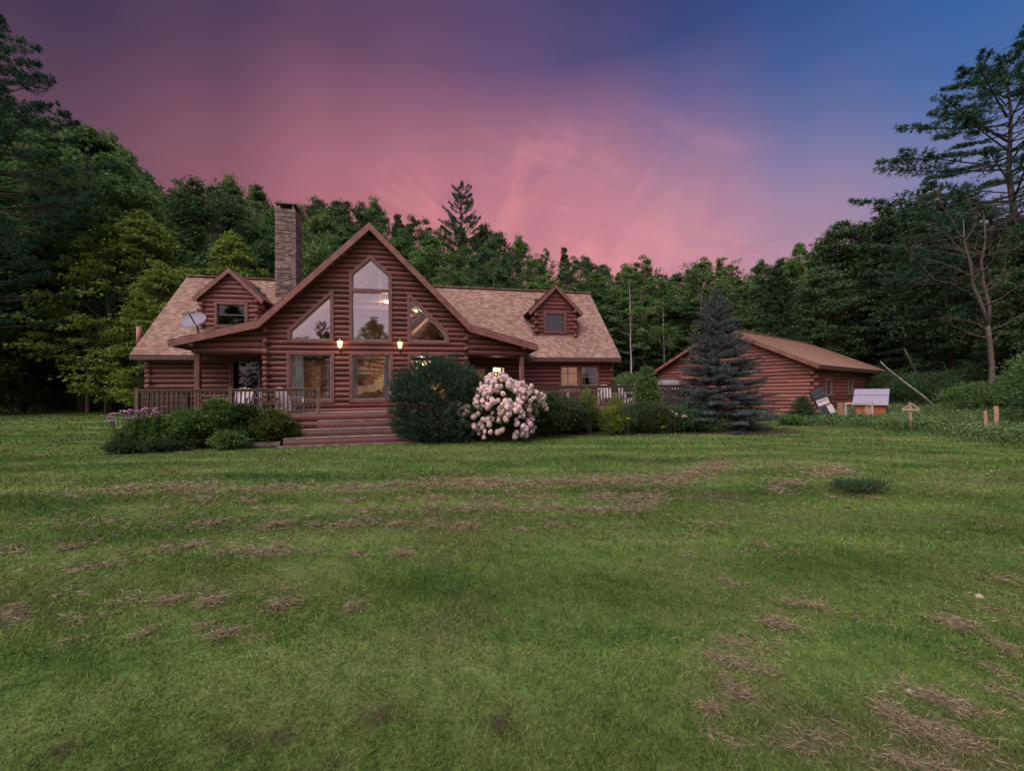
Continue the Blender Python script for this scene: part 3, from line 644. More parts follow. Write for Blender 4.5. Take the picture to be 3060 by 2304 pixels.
# dormers
def dormer(uc, apex, hw, wall_hw, wz, win, vF=2.0, base=4.46):
    vw = vF + .22; tz = apex - hw * .98; T = front(vw)
    def vr(z): return vz(z)
    roofz = lambda u: apex - abs(u - uc) * .98
    P = [(uc - wall_hw, base), (uc + wall_hw, base), (uc + wall_hw, roofz(uc + wall_hw) - .12), (uc, apex - .14), (uc - wall_hw, roofz(uc + wall_hw) - .12)]
    mb = MB(); logs(mb, P, [inset(win, .03)], T, z0=base, pitch=.2, bulge=.07)
    d = mb.build('dormer', M_log, house, True)
    for sg in (-1, 1):
        Ts = right(uc + wall_hw) if sg > 0 else left(uc - wall_hw)
        zt = roofz(uc + wall_hw) - .12
        mb = MB(); logs(mb, [(vw, base), (vr(zt) + .1, zt), (vw, zt)], [], Ts, z0=base, pitch=.2); mb.build('cheek_wall', M_log, d, True)
        mb = MB(); corner(mb, T, uc + sg * wall_hw, sg, base - .05, zt - .05, phase=0 if sg < 0 else 1, ext=.22, fwd=.2, pitch=.2, zb=base); mb.build('corner_log_ends', M_end, d, True)
        kk = sqrt(1 + .98 ** 2)
        Pp = [(0, 0), (vr(tz) - vF + .1, 0), (vr(apex) - vF + .1, hw * kk), (0, hw * kk)]
        mb = MB(); shingles(mb, Pp, (uc + sg * hw, vF, tz), (0, 1, 0), (-sg / kk, 0, .98 / kk)); 
        mb.build('dormer_roof', M_shin, d)
        mb = MB(); mb.face([(uc, vF, apex - .1), (uc + sg * hw, vF, tz - .1), (uc + sg * hw, vr(tz), tz - .1), (uc, vr(apex), apex - .1)]); mb.build('soffit', M_soffit, d)
        mb = MB(); D = .2; prism(mb, [(uc, apex - .01), (uc + sg * hw, tz - .01), (uc + sg * (hw - .06), tz - .01 - D * .9), (uc, apex - .01 - D)], 0, .04, front(vF + .04)); mb.build('verge_board', M_fascia, d)
    mb = MB(); mb.box(uc - wall_hw - .02, uc + wall_hw + .02, vw - .09, vw - .0, base - .14, base + .01); mb.build('sill_log', M_trim, d)
    # window of the dormer
    B = inset(win, .1); mb = MB(); ring(mb, win, B, -.05, .1, T); mb.build('window_frame', M_trim, d)
    D_ = inset(win, .13); mb = MB(); ring(mb, B, D_, -.05, .05, T); zm = (D_[0][1] + D_[2][1]) / 2
    prism(mb, rect(D_[0][0], D_[1][0], zm - .02, zm + .02), -.02, .04, T); mb.build('sash', simple('dark bronze sash', (.09, .085, .09), .5), d)
    mb = MB(); mb.face([T(s, .0, z) for s, z in D_]); mb.build('pane', M_glassd, d)
    mb = MB(); mb.box(uc - wall_hw + .1, uc + wall_hw - .1, vw + .5, vw + .55, base, apex - .6); mb.build('dark_room_sheet', simple('dim room', (.035, .04, .05), .9), d)  # dark sheet added behind the pane, standing in for the unlit room
    return d
dormer(-6.80, 7.15, 1.33, 1.02, 0, rect(-7.39, -6.13, 4.63, 5.72))
dormer(7.66, 7.09, 1.42, 1.0, 0, rect(7.03, 8.22, 4.66, 5.74))

# interior of the great room and the right-hand room
M_tan = simple('tan plaster', (.46, .36, .26), .9, var=.08, bump=0)
M_wood = simple('honey pine boards', (.26, .14, .075), .6, var=.3, scale=3)
mb = MB(); mb.box(UL + .1, UR - .1, .1, 6.0, .95, 1.05); mb.build('interior_floor', M_wood, house)
mb = MB(); mb.box(UL + .1, UR - .1, 5.4, 5.5, 1.05, 3.6); mb.build('interior_back_wall', M_tan, house)
mb = MB(); prism(mb, [(UC - 3.6, 3.6), (UC + 3.6, 3.6), (UC + 3.6, 4.5), (UC, 8.1), (UC - 3.6, 4.5)], 0, .05, lambda s_, o_, z_: (s_, 5.55 + o_, z_)); mb.build('interior_upper_wall', M_wood, house)
for sg in (-1, 1):
    u = UL + .12 if sg < 0 else UR - .12
    mb = MB(); mb.box(min(u, u + sg * .05), max(u, u + sg * .05), .12, 5.5, 1.05, zgab(u) - .3); mb.build('interior_side_wall', M_wood, house)
mb = MB()
for sg in (-1, 1):
    u = UC + sg * 3.6
    mb.face([(UC, .12, GA - .45), (u, .12, zgab(u) - .45), (u, 5.6, zgab(u) - .45), (UC, 5.6, GA - .45)])
mb.build('interior_ceiling', M_wood, house)
mb = MB()
for v in (1.5, 3.2, 4.8):
    for sg in (-1, 1): mb.bar((UC, v, GA - .65), (UC + sg * 3.5, v, GA - .65 - 3.5 * GS), .16, .2)
    mb.bar((UC - 2.3, v, 5.9), (UC + 2.3, v, 5.9), .16, .2); mb.bar((UC, v, 5.9), (UC, v, GA - .6), .16, .16)
    mb.bar((UC + 1.0, v, 5.2), (UC + 2.2, v, 6.1), .12, .14)
mb.bar((.3, 2.6, 1.05), (.3, 2.6, 7.4), .2, .2); mb.bar((.3, 2.6, 4.2), (1.4, 2.6, 5.3), .12, .14)
mb.build('roof_truss', M_wood, house)
mb = MB(); mb.box(UC + .6, UR - .15, 2.6, 5.5, 3.5, 3.65); mb.box(UL + .15, UR - .15, 3.4, 5.5, 3.5, 3.65); mb.build('loft_floor', M_wood, house)
mb = MB()
for i in range(9):   # open stair with balusters
    x = -1.5 + i * .17; z = 2.35 + i * .14; mb.box(x, x + .24, 3.9, 4.8, z, z + .045)
    mb.bar((x + .1, 3.92, z), (x + .1, 3.92, z + .85), .045, .045)
mb.bar((-1.7, 3.9, 2.2), (.1, 3.9, 3.7), .05, .24); mb.bar((-1.6, 3.92, 3.1), (.0, 3.92, 4.45), .07, .06)
mb.build('staircase', simple('dark stair wood', (.16, .06, .03), .5), house)
mb = MB(); mb.box(UR, 10.1, 4.3, 4.4, 1.0, 3.3); mb.box(UR, 10.1, 1.7, 4.4, .95, 1.05); mb.box(UR, 10.1, 1.7, 4.4, 3.25, 3.3); mb.build('interior_right_room', M_wood, house)
mb = MB(); mb.box(-9.2, UL, 3.0, 3.1, 1.0, 3.3); mb.box(-9.2, UL, 1.7, 3.1, .95, 1.05); mb.box(-9.2, UL, 1.7, 3.1, 3.3, 3.34); mb.build('interior_left_room', M_dark, house)
mb = MB(); mb.box(-8.0 + .0, -5.7, 2.9, 2.95, 4.4, 6.3); mb.build('attic_partition', M_dark, house)

# things inside, seen through the glass
def HT_thing(name, u, v, z, label, cat, rz=0, group=None): return empty(name, HW(u, v, z), HT + rz, label, cat, group)
M_bulb = simple('warm lit glass', (1, .7, .35), .4, emit=(1.0, .62, .22), es=9.0, bump=0)
M_bulb2 = simple('bright lit bulb', (1, .75, .4), .4, emit=(1.0, .6, .2), es=14.0, bump=0)
M_brass = simple('aged brass', (.2, .12, .05), .4, metal=.8)
M_cloth = simple('pale curtain cloth', (.85, .85, .88), .9, var=.06, bump=.1)
def point(o, loc, e, col=(1, .76, .52), r=.08):
    l = bpy.data.lights.new('lamp_glow', 'POINT'); l.energy = e; l.color = col; l.shadow_soft_size = r
    q = bpy.data.objects.new('lamp_glow', l); C.objects.link(q); q.location = loc; q.parent = o
def curtain(u0, u1, lab, z0=1.5, z1=3.28, flare=0):
    o = HT_thing('curtain', (u0 + u1) / 2, .14, z0, lab, 'curtain', group='curtains in the lower windows')
    mb = MB(); n = 26; w = u1 - u0; pts = []
    for j in range(7):
        t = j / 6; row = []
        for i in range(n + 1):
            s = i / n; f = 1 + flare * (1 - t); x = -w / 2 + s * w * f if flare > 0 else w / 2 - (1 - s) * w * (1 - flare * (1 - t))
            row.append((x, .035 * sin(s * 30) + .01 * sin(s * 61 + t), t * (z1 - z0)))
        pts.append(row)
    for j in range(6):
        for i in range(n): mb.face([pts[j][i], pts[j][i + 1], pts[j + 1][i + 1], pts[j + 1][i]])
    mb.build('cloth', M_cloth, o, True)
curtain(-3.74, -3.38, 'pale curtain at the outer side of the lower window behind the deck chair', flare=.15)
curtain(-2.5, -2.33, 'pale curtain at the inner side of the lower window behind the deck chair', flare=-.2)
curtain(-1.52, -1.37, 'narrow pale curtain at the staircase window, on the side towards the chimney', flare=.1)
curtain(-.32, -.09, 'wide pale curtain at the staircase window, on the side towards the pine bush', flare=-.35)
def shade_lamp(u, v, z, lab, e, r=.14, mat=None):
    o = HT_thing('hanging_lamp', u, v, z, lab, 'lamp')
    mb = MB(); mb.lathe([(.02, -.02), (r * .6, -r * .25), (r, r * .25), (r * .96, r * .3), (.02, r * .12)], 14); mb.build('lamp_shade', mat or M_bulb, o, True)
    mb = MB(); mb.tube([(0, 0, r * .2), (0, 0, .45)], .012, 5); mb.build('rod', M_brass, o)
    if e: point(o, (0, 0, -.22), e)
    return o
shade_lamp(-.36, 1.4, 5.78, 'small glowing ceiling lamp near the top of the tall middle window', 110, .13, M_bulb2)
shade_lamp(.88, 1.5, 5.45, 'glowing ceiling lamp high in the right-hand triangular window', 40, .09, M_bulb2)
shade_lamp(1.15, 2.4, 3.1, 'yellow bowl lamp glowing in the window beside the pine bush', 330, .24)
shade_lamp(9.3, 3.2, 2.9, 'small glowing lamp in the window beside the patio door', 40, .08, M_bulb2)
def sidetable():
    o = HT_thing('sideboard', -1.1, 4.95, 1.05, 'low dark sideboard against the tan wall behind the staircase window', 'furniture')
    mb = MB(); mb.box(-.75, .45, -.22, .22, .12, .75); mb.box(-.78, .48, -.25, .25, .75, .79); mb.build('cabinet', M_dark, o)
    mb = MB()
    for x in (-.7, .4):
        for y in (-.18, .18): mb.box(x - .03, x + .03, y - .03, y + .03, 0, .12)
    mb.build('leg', M_dark, o)
    o = HT_thing('potted_plant', -.85, 4.95, 1.84, 'small dark potted plant on the sideboard', 'plant')
    mb = MB(); mb.lathe([(0, 0), (.06, 0), (.085, .14), (.07, .14), (.06, .1)], 10); mb.build('pot', M_dark, o)
    rr = np.random.default_rng(3); P = rr.normal(size=(60, 3)) * .04 + [0, 0, .16]; T_ = runit(rr, 60) + [0, 0, .8]
    link('leaves', quads_mesh('leaves', cards(P, T_, runit(rr, 60), .1, .03), M_bushg), o)
    o = HT_thing('wall_picture', -1.95, 5.36, 2.25, 'small dark framed picture on the tan wall', 'picture')
    mb = MB(); mb.box(-.3, .5, -.03, 0, 0, .5); mb.build('frame', M_dark, o); mb = MB(); mb.box(-.25, .45, -.036, -.031, .05, .45); mb.build('canvas', simple('brown print', (.16, .09, .06), .8), o)
sidetable()
# chandelier behind the porch window
o = HT_thing('chandelier', 4.5, 1.85, 2.62, 'lit brass chandelier with upright glass shades beside the porch post', 'chandelier')
mb = MB()
for i in range(6):
    a = i * pi / 3; x, y = .2 * cos(a), .2 * sin(a)
    mb.tube([(0, 0, .0), (x * .6, y * .6, -.06), (x, y, .12)], .012, 5)
mb.tube([(0, 0, -.1), (0, 0, .7)], .02, 6); mb.build('frame', M_brass, o)
for i in range(6):
    a = i * pi / 3; M_ = Matrix.Translation((.2 * cos(a), .2 * sin(a), .13)); mb = MB(); mb.lathe([(.02, 0), (.055, .03), (.07, .12), (.065, .12), (.02, .02)], 10, M_); mb.build('lamp_shade', M_bulb2, o, True)
point(o, (0, 0, .15), 60)

# wall lanterns on the gable
def lantern(u, lab, e, es):
    o = HT_thing('wall_lantern', u, -.08, 3.45, lab, 'lantern', group='lanterns on the gable wall')
    mb = MB(); mb.lathe([(0, -.02), (.05, -.02), (.05, .0), (.03, .02)], 10, Matrix.Translation((0, .0, .0)) @ Matrix.Rotation(pi / 2, 4, 'X')); mb.tube([(0, .0, 0), (0, -.1, .0), (0, -.16, .06), (0, -.16, .13)], .014, 6); mb.build('bracket', M_brass, o, True)
    mb = MB(); mb.lathe([(.012, .1), (.06, .14), (.065, .15), (.095, .33), (.1, .345)], 6, Matrix.Translation((0, -.16, 0))); 
    g = mb.build('lamp_glass', simple('lantern glass %.1f' % es, (1, .75, .45), .3, emit=(1, .5, .2), es=es, bump=0), o)
    mb = MB(); mb.lathe([(.115, .345), (.1, .37), (.04, .45), (.02, .47), (.022, .5), (0, .52)], 6, Matrix.Translation((0, -.16, 0)))
    for i in range(6):
        a = i * pi / 3; mb.bar((.062 * cos(a), -.16 + .062 * sin(a), .15), (.099 * cos(a), -.16 + .099 * sin(a), .345), .01, .01)
    mb.build('lamp_cap', M_brass, o)
    point(o, (0, -.2, .24), e, (1, .55, .25), .06)
lantern(-1.96, 'brightly glowing brass lantern on the log wall, between the lower windows by the deck', 60, 10)
lantern(.30, 'dimmer brass lantern on the log wall, on the side towards the pine bush', 12, 6)

# satellite dish on the flared roof
o = empty('satellite_dish', HW(-7.16, .5, 3.98), HT, 'grey oval satellite dish standing on the low porch roof below the left dormer', 'satellite dish')
M_dish = simple('painted grey dish', (.13, .125, .175), .5, var=.06, bump=0)
M_arm = simple('dark steel arm', (.06, .06, .075), .5)
tl = Matrix.Translation((-.13, 0, .62)) @ Matrix.Rotation(radians(-10), 4, 'Y') @ Matrix.Rotation(radians(58), 4, 'X')
mb = MB(); prof = [(r, .35 * r * r) for r in (0, .08, .16, .24, .32, .38, .425)]
M_ = tl @ Matrix.Diagonal((1.0, .82, 1.0, 1.0)); mb.lathe(prof, 36, M_); mb.lathe([(r, z - .012) for r, z in prof[::-1]], 36, M_); mb.lathe([(.425, .0632 - .014), (.44, .0632 + .004), (.425, .0632 + .004)], 36, M_)
mb.build('reflector', M_dish, o, True)
mb = MB(); mb.tube([(.0, .0, 0), (.0, .0, .25), (-.08, .05, .52)], .03, 8); mb.box(-.08, .08, -.08, .08, 0, .02); mb.build('mast', M_arm, o)
mb = MB(); tip = tl @ Vector((0.03, .02, .42)); mb.bar((.0, .02, .3), tip, .03, .035); mb.build('feed_arm', M_arm, o)
mb = MB(); mb.bar(tip + Vector((-.2, 0, -.035)), tip + Vector((.2, 0, .035)), .07, .06); mb.build('feed_horn', simple('grey feed', (.12, .12, .13), .5), o)

# ------------------------------------------------------------------ deck, railing, steps
M_deckw = simple('weathered deck board', (.2, .14, .12), .8, var=.3, scale=5)
M_rail = simple('weathered rail wood', (.115, .08, .052), .8, var=.35, scale=5)
M_rail2 = simple('dark rail wood', (.075, .052, .042), .8, var=.35, scale=5)
deck = HT_thing('deck', 0, 0, 0, 'long raised wooden deck edged with half logs along the house front', 'deck')
mb = MB(); DV = -1.25; x = DV
while x < 1.5: 
    if x > -.01: mb.box(-8.12, UL - .09, x, x + .134, 1.03, 1.07); mb.box(UR + .09, 12.5, x, x + .134, 1.03, 1.07)
    else: mb.box(-8.12, 12.5, x, min(x + .134, -.085) if x < -.08 and x + .134 > -.085 else x + .134, 1.03, 1.07)
    x += .14
mb.build('deck_boards', M_deckw, deck)
mb = MB(); logs(mb, rect(-8.08, 12.45, .5, 1.03), [], front(DV + .04), z0=.5, pitch=.265, bulge=.06); mb.build('edge_logs', M_log, deck, True)
mb = MB(); logs(mb, rect(DV + .06, 1.5, .5, 1.03), [], left(-8.08), z0=.5, pitch=.265, bulge=.05); logs(mb, rect(DV + .06, 1.5, .5, 1.03), [], right(12.45), z0=.5, pitch=.265, bulge=.05); mb.build('end_logs', M_log, deck, True)
for u in (-7.9, -5.3, -2.7, .5, 3, 5.5, 8, 10.5, 12.2):
    mb = MB(); mb.box(u - .1, u + .1, -1.1, -.9, 0, .5); mb.build('pier', M_dark, deck)
def baluster_mesh():
    mb = MB(); mb.box(-.019, .019, -.019, .019, 1.12, 1.9); o = mb.build('baluster', M_rail2); m = o.data; bpy.data.objects.remove(o); return m
bal = baluster_mesh()
def railing(posts, mat, lab, capmat=None):
    o = HT_thing('deck_railing', 0, 0, 0, lab, 'railing', group='railings of the deck')
    for (u, v, zt) in posts:
        mb = MB(); mb.box(u - .05, u + .05, v - .05, v + .05, .55, zt); mb.box(u - .065, u + .065, v - .065, v + .065, zt, zt + .03); mb.build('post', mat, o)
    for (a, b) in zip(posts[:-1], posts[1:]):
        A_ = Vector((a[0], a[1], 0)); B_ = Vector((b[0], b[1], 0)); d = (B_ - A_).normalized()
        p, q = A_ + d * .05, B_ - d * .05
        mb = MB(); mb.bar((p.x, p.y, 1.955), (q.x, q.y, 1.955), .1, .04); mb.build('top_rail', capmat or mat, o)
        mb = MB(); mb.bar((p.x, p.y, 1.90), (q.x, q.y, 1.90), .04, .07); mb.bar((p.x, p.y, 1.14), (q.x, q.y, 1.14), .04, .06); mb.build('cross_rail', mat, o)
        n = int((q - p).length / .135)
        for i in range(1, n):
            r = p + (q - p) * (i / n); c = bpy.data.objects.new('baluster', bal); C.objects.link(c); c.parent = o; c.location = (r.x, r.y - .04 if abs(d.y) < .5 else r.y, 0)
            if abs(d.y) > .5: c.location = (r.x - .04 if r.x < 0 else r.x + .04, r.y, 0)
railing([(-8.08, 1.4, 2.0), (-8.08, -1.2, 2.0), (-5.31, -1.2, 2.02), (-2.5, -1.2, 2.04)], M_rail, 'weathered brown deck railing between the house corner and the front steps')
railing([(3.2, -1.2, 1.98), (5.5, -1.2, 1.98), (7.83, -1.2, 2.0), (10.1, -1.2, 1.98), (12.38, -1.2, 1.98), (12.38, 1.4, 1.98)], M_rail2, 'dark deck railing running from the hydrangea to the blue spruce')
steps = HT_thing('front_steps', 0, 0, 0, 'broad wooden front steps with half log risers leading up to the deck', 'steps')
M_step = log_mat('worn step log', (.1, .045, .042), (.055, .027, .026), .26)
M_tread = simple('worn tread', (.2, .13, .12), .8, var=.5, scale=4)
for i, (a, b, v0, zt, zb_) in enumerate(((-2.42, 1.6, -1.62, .80, .45), (-2.86, 1.6, -1.98, .54, .2), (-3.28, 1.25, -2.34, .29, .0))):
    mb = MB(); logs(mb, rect(a, b, zb_, zt - .04), [], front(v0 + .05), z0=zt - .04 - .26, pitch=.26, bulge=.06)
    mb.tube([(a + .03, v0 + .15, zt - .16), (a - .03, v0 + .15, zt - .16)], .12, 10)
    mb.box(a, b, v0 + .06, v0 + .5, zb_ + .01, zt - .045)
    r_ = mb.build('step', M_step, steps, True)
    mb = MB(); mb.box(a - .02, b + .02, v0 - .0, v0 + .2, zt - .04, zt); mb.box(a - .02, b + .02, v0 + .206, v0 + .38, zt - .04, zt); mb.build('tread', M_tread, r_)
mb = MB(); mb.box(-3.42, 1.1, -2.44, -2.31, 0.0, .05); mb.build('kick_board', M_tread, steps)

# garden bed timbers
for i, (a, b, z) in enumerate(((-7.6, -6.85, .16), (-6.55, -6.0, .17), (-5.35, -3.45, .18))):
    o = HT_thing('garden_timber', (a + b) / 2, -2.0 - (.12 if i == 0 else 0), 0, ['short grey timber edging the bed at its outer end', 'short grey timber in the middle of the bed edge', 'long grey timber edging the bed next to the steps'][i], 'timber', rz=radians(-3), group='timbers edging the flower bed')
    mb = MB(); w = (b - a) / 2; mb.tube([(-w, 0, z - .09), (w, 0, z - .09)], .1, 8); mb.build('timber', simple('grey timber', (.24, .2, .18), .9, var=.4), o)

# ------------------------------------------------------------------ chairs and table on the deck
M_white = simple('white painted wood', (.42, .36, .38), .55, var=.08)
def adirondack(u, v, rz, lab, mat=M_white, frame=None):
    o = HT_thing('deck_chair', u, v, 1.075, lab, 'chair', rz, 'slatted chairs on the deck')
    fm = frame or mat
    for i in range(5):
        x = -.22 + i * .11; mb = MB(); t = 1.0 - abs(i - 2) * .04
        mb.bar((x * .9, .2, .3), (x * 1.15, .52, .28 + .68 * t), .095, .02, up=(0, 1, 0)); mb.build('back_slat', mat, o)
    mb = MB()
    for i in range(5): mb.bar((-.26, -.3 + i * .11, .37 - i * .025), (.26, -.3 + i * .11, .37 - i * .025), .095, .02)
    mb.build('seat', mat, o)
    for s in (-1, 1):
        mb = MB(); mb.bar((s * .31, -.38, .56), (s * .33, .38, .57), .12, .022); mb.build('armrest', fm, o)
        mb = MB(); mb.box(s * .29 - .02, s * .29 + .02, -.34, -.24, 0, .55); mb.build('leg', fm, o)
        mb = MB(); mb.bar((s * .26, -.32, .33), (s * .26, .55, .03), .025, .12); mb.bar((s * .29, .32, .06), (s * .31, .35, .56), .04, .04); mb.build('leg', fm, o)
    mb = MB(); mb.bar((-.28, .38, .52), (.28, .38, .52), .03, .08); mb.build('back_frame', fm, o)
    return o
adirondack(-3.55, -.75, radians(62), 'whitish slatted chair turned sideways before the lower window, nearest the steps')
adirondack(-5.3, -.55, radians(6), 'pale slatted chair behind the middle post of the railing')
adirondack(-4.5, -.2, radians(30), 'low slatted chair in the shade between the two other deck chairs', simple('dusky chair paint', (.3, .22, .21), .6))
adirondack(9.1, -.55, radians(-8), 'pale slatted chair at the far deck, behind the yellow shrub')
adirondack(10.3, -.3, radians(40), 'small pale slatted chair beside the striped pot')
def table(u, v):
    o = HT_thing('patio_table', u, v, 1.075, 'dark woven patio table with a pale top behind the far railing', 'table')
    mb = MB(); mb.box(-.8, .8, -.45, .45, .68, .72); mb.build('tabletop', simple('dull table top', (.22, .17, .15), .5), o)
    for x in (-.7, .7):
        for y in (-.38, .38): mb = MB(); mb.box(x - .05, x + .05, y - .05, y + .05, 0, .68); mb.build('leg', simple('pale leg', (.42, .36, .36), .7), o)
    mb = MB(); mb.box(-.65, .65, -.35, .35, .1, .6); mb.build('woven_panel', simple('wicker', (.08, .055, .045), .9, var=.6, scale=25, bump=1.0), o)
table(8.0, -.1)
o = HT_thing('striped_pot', 9.95, -.7, 1.075, 'small black and white striped pot on the far deck', 'pot')
mb = MB(); mb.lathe([(.0, 0), (.09, .0), (.12, .2), (.1, .2), (.08, .05)], 14)
m_, b_, N_, L_ = new_mat('striped glaze'); tcn = N_('ShaderNodeTexCoord'); wv = N_('ShaderNodeTexWave', i_Scale=7.0); L_(tcn.outputs['Object'], wv.inputs['Vector']); L_(rampn(N_, L_, wv.outputs[0], [(.45, (.02, .02, .02)), (.55, (.7, .65, .65))]), b_.inputs['Base Color'])
mb.build('pot', m_, o, True)
# gas grill
o = HT_thing('gas_grill', 12.05, -.62, 1.075, 'steel gas grill with domed lid and round knobs, half behind the blue spruce', 'grill')
M_steel = simple('brushed steel', (.5, .46, .47), .35, metal=.6, var=.1); M_black = simple('dark grill body', (.07, .065, .07), .5)
mb = MB(); mb.box(-.42, .42, -.22, .25, .08, .62); mb.build('cabinet', simple('dull steel', (.17, .15, .155), .45, metal=.4), o)
mb = MB(); mb.box(-.43, .43, -.27, -.2, .64, .78); mb.build('control_panel', M_black, o)
for i in range(5):
    M_ = Matrix.Translation((-.32 + i * .16, -.27, .71)) @ Matrix.Rotation(pi / 2, 4, 'X'); mb = MB(); mb.lathe([(.045, 0), (.045, .01), (.034, .014), (.03, .05), (0, .05)], 14, M_); mb.build('knob', M_steel, o, True)
for s in (-1, 1): mb = MB(); mb.tube([(s * .05, -.225, .3), (s * .05, -.26, .31), (s * .05, -.26, .5), (s * .05, -.225, .51)], .012, 6); mb.build('handle', M_steel, o)
mb = MB(); P = [(-.22, .78), (-.24, .9), (-.2, 1.02), (-.1, 1.1), (.05, 1.13), (.2, 1.08), (.26, .95), (.26, .78)]
prism(mb, P, -.4, .4, lambda s, o_, z: (o_, s, z)); mb.build('lid', M_steel, o)
mb = MB(); mb.tube([(-.33, -.25, .88), (-.33, -.31, .9), (.33, -.31, .9), (.33, -.25, .88)], .014, 6); mb.build('lid_handle', M_steel, o)
for s in (-1, 1): mb = MB(); mb.box(min(s * .44, s * .7), max(s * .44, s * .7), -.2, .22, .74, .78); mb.build('side_shelf', M_steel, o)
for x in (-.36, .36): mb = MB(); mb.tube([(x - .03, 0, .05), (x + .03, 0, .05)], .05, 10); mb.build('wheel', M_black, o)

# ------------------------------------------------------------------ GARAGE
GT = radians(53.3); GX, GY = 17.158, 22.058   # eave corner nearest the camera
gdx = Vector((sin(GT), cos(GT), 0)); gbx = Vector((-cos(GT), sin(GT), 0))
gar = empty('log_garage', (GX, GY, 0), 0, 'low red log garage with a brown shingle roof behind the blue spruce', 'garage')
gW, gR, gL, gE = 5.41, 2.86, 17.36, 3.08
gs = gR / gW
def GF(v0): return lambda s, o_, z: tuple(gbx * s + gdx * (v0 - o_) + Vector((0, 0, z)))     # gable face, s to the far left
def GSd(b0): return lambda s, o_, z: tuple(gdx * s + gbx * (b0 - o_) + Vector((0, 0, z)))    # side wall facing the drive
oh, ov = .45, .5
mb = MB(); logs(mb, [(oh, .1), (2 * gW - oh, .1), (2 * gW - oh, gE + oh * gs - .2), (gW, gE + gR - .2), (oh, gE + oh * gs - .2)], [], GF(ov), z0=.1, bulge=.075, pitch=.22); mb.build('gable_wall', M_logg, gar, True)
gw1, gw2 = rect(2.6, 3.7, 1.25, 2.35), rect(7.2, 8.3, 1.25, 2.35)
mb = MB(); logs(mb, rect(ov, gL - ov, .1, 3.0), [gw1, gw2], GSd(oh), z0=.1, bulge=.075, pitch=.22); mb.build('side_wall', M_logg, gar, True)
mb = MB(); logs(mb, rect(ov, gL - ov, .1, 3.0), [], lambda s, o_, z: tuple(gdx * s + gbx * (2 * gW - oh + o_) + Vector((0, 0, z))), z0=.1); logs(mb, rect(oh, 2 * gW - oh, .1, 3.0), [], lambda s, o_, z: tuple(gbx * s + gdx * (gL - ov + o_) + Vector((0, 0, z))), z0=.1); mb.build('rear_wall', M_logg, gar, True)
mb = MB(); corner(mb, GF(ov), oh, -1, .1, 3.0, 0, ext=.26, fwd=.25, r=.105, pitch=.22, zb=.1); mb.build('corner_log_ends', M_end if False else M_logg, gar, True)
for wv_ in (gw1, gw2):
    f = window(gar, wv_, GSd(oh), glass=M_glassd, trim=.12, tm=simple('grey brown trim', (.2, .15, .13), .7), muntin=[('h', wv_[0][0] + .15, wv_[1][0] - .15, 1.8)])
mb = MB(); mb.box(-.5, .5, -.5, .5, 0, .1); mb = MB()
kk = sqrt(1 + gs * gs)
for sg in (0, 1):
    O = Vector((0, 0, gE)) if sg == 0 else gbx * 2 * gW + Vector((0, 0, gE))
    Sd_ = (gbx if sg == 0 else -gbx) / kk + Vector((0, 0, gs / kk))
    mb = MB(); shingles(mb, [(0, 0), (gL, 0), (gL, gW * kk), (0, gW * kk)], O, gdx, Sd_, step=.14); r_ = mb.build('roof', M_sheet, gar)
    mb = MB(); a, b = O, O + Sd_ * gW * kk; mb.face([a + Vector((0, 0, -.14)), b + Vector((0, 0, -.14)), b + gdx * gL + Vector((0, 0, -.14)), a + gdx * gL + Vector((0, 0, -.14))]); mb.build('soffit', M_soffit, r_)
    sA, sB = (0, gW) if sg == 0 else (2 * gW, gW)
    mb = MB(); prism(mb, [(sA, gE - .24), (sB, gE + gR - .24), (sB, gE + gR - .01), (sA, gE - .01)], 0, .05, GF(.05)); mb.build('verge_board', M_fascia, r_)
    mb = MB(); mb.bar(O + gdx * .05 + Vector((0, 0, -.13)), O + gdx * gL + Vector((0, 0, -.13)), .04, .22); mb.build('eave_fascia', M_eave_shaded, r_)
mb = MB(); mb.bar(gbx * gW + Vector((0, 0, gE + gR + .02)), gbx * gW + gdx * gL + Vector((0, 0, gE + gR + .02)), .3, .04); mb.build('ridge_cap', M_sheet, gar)
mb = MB(); mb.box(0, 1, 0, 1, 0, 1)

# ------------------------------------------------------------------ things by the garage
def W3(*p): return Vector(p)
# leaning wrapped bundle
o = empty('leaning_bundle', (15.75, 19.45, 0), radians(-20), 'black wrapped bundle with white labels leaning on the garage corner', 'bundle')
M_wrap = simple('black plastic wrap', (.045, .05, .062), .45, var=.5, scale=9, bump=.8, bscale=14)
tm = Matrix.Rotation(radians(-22), 4, 'Y')
mb = MB()
for i in range(9): mb.box(-.28, .28, -.12 + (i % 2) * .008, .14, .02 + i * .2, .2 + i * .2, tm)
mb.build('wrapped_stack', M_wrap, o)
M_lab = simple('white printed label', (.6, .5, .55), .6, var=.2)
mb = MB(); mb.box(-.24, .26, -.128, -.122, 1.0, 1.3, tm); l_ = mb.build('label_sheet', M_lab, o)
mb = MB(); mb.box(.06, .3, -.128, -.122, .5, .93, tm); mb.build('label_sheet', M_lab, o)
mb = MB()
for i in range(5): mb.box(-.18 + i * .08, -.13 + i * .08, -.132, -.128, 1.18, 1.24, tm)
mb.build('label_print', simple('dark print', (.1, .06, .08), .7), o)
o = empty('saw_horse', (15.1, 19.6, 0), radians(-10), 'low grey board frame leaning in the weeds beside the wrapped bundle', 'frame')
mb = MB(); mb.bar((-.35, 0, .62), (.25, 0, .62), .1, .1); mb.bar((-.3, 0, .6), (-.05, .1, 0), .06, .06); mb.bar((.2, 0, .6), (.35, .1, 0), .06, .06); mb.build('boards', simple('grey board', (.22, .18, .18), .85), o)
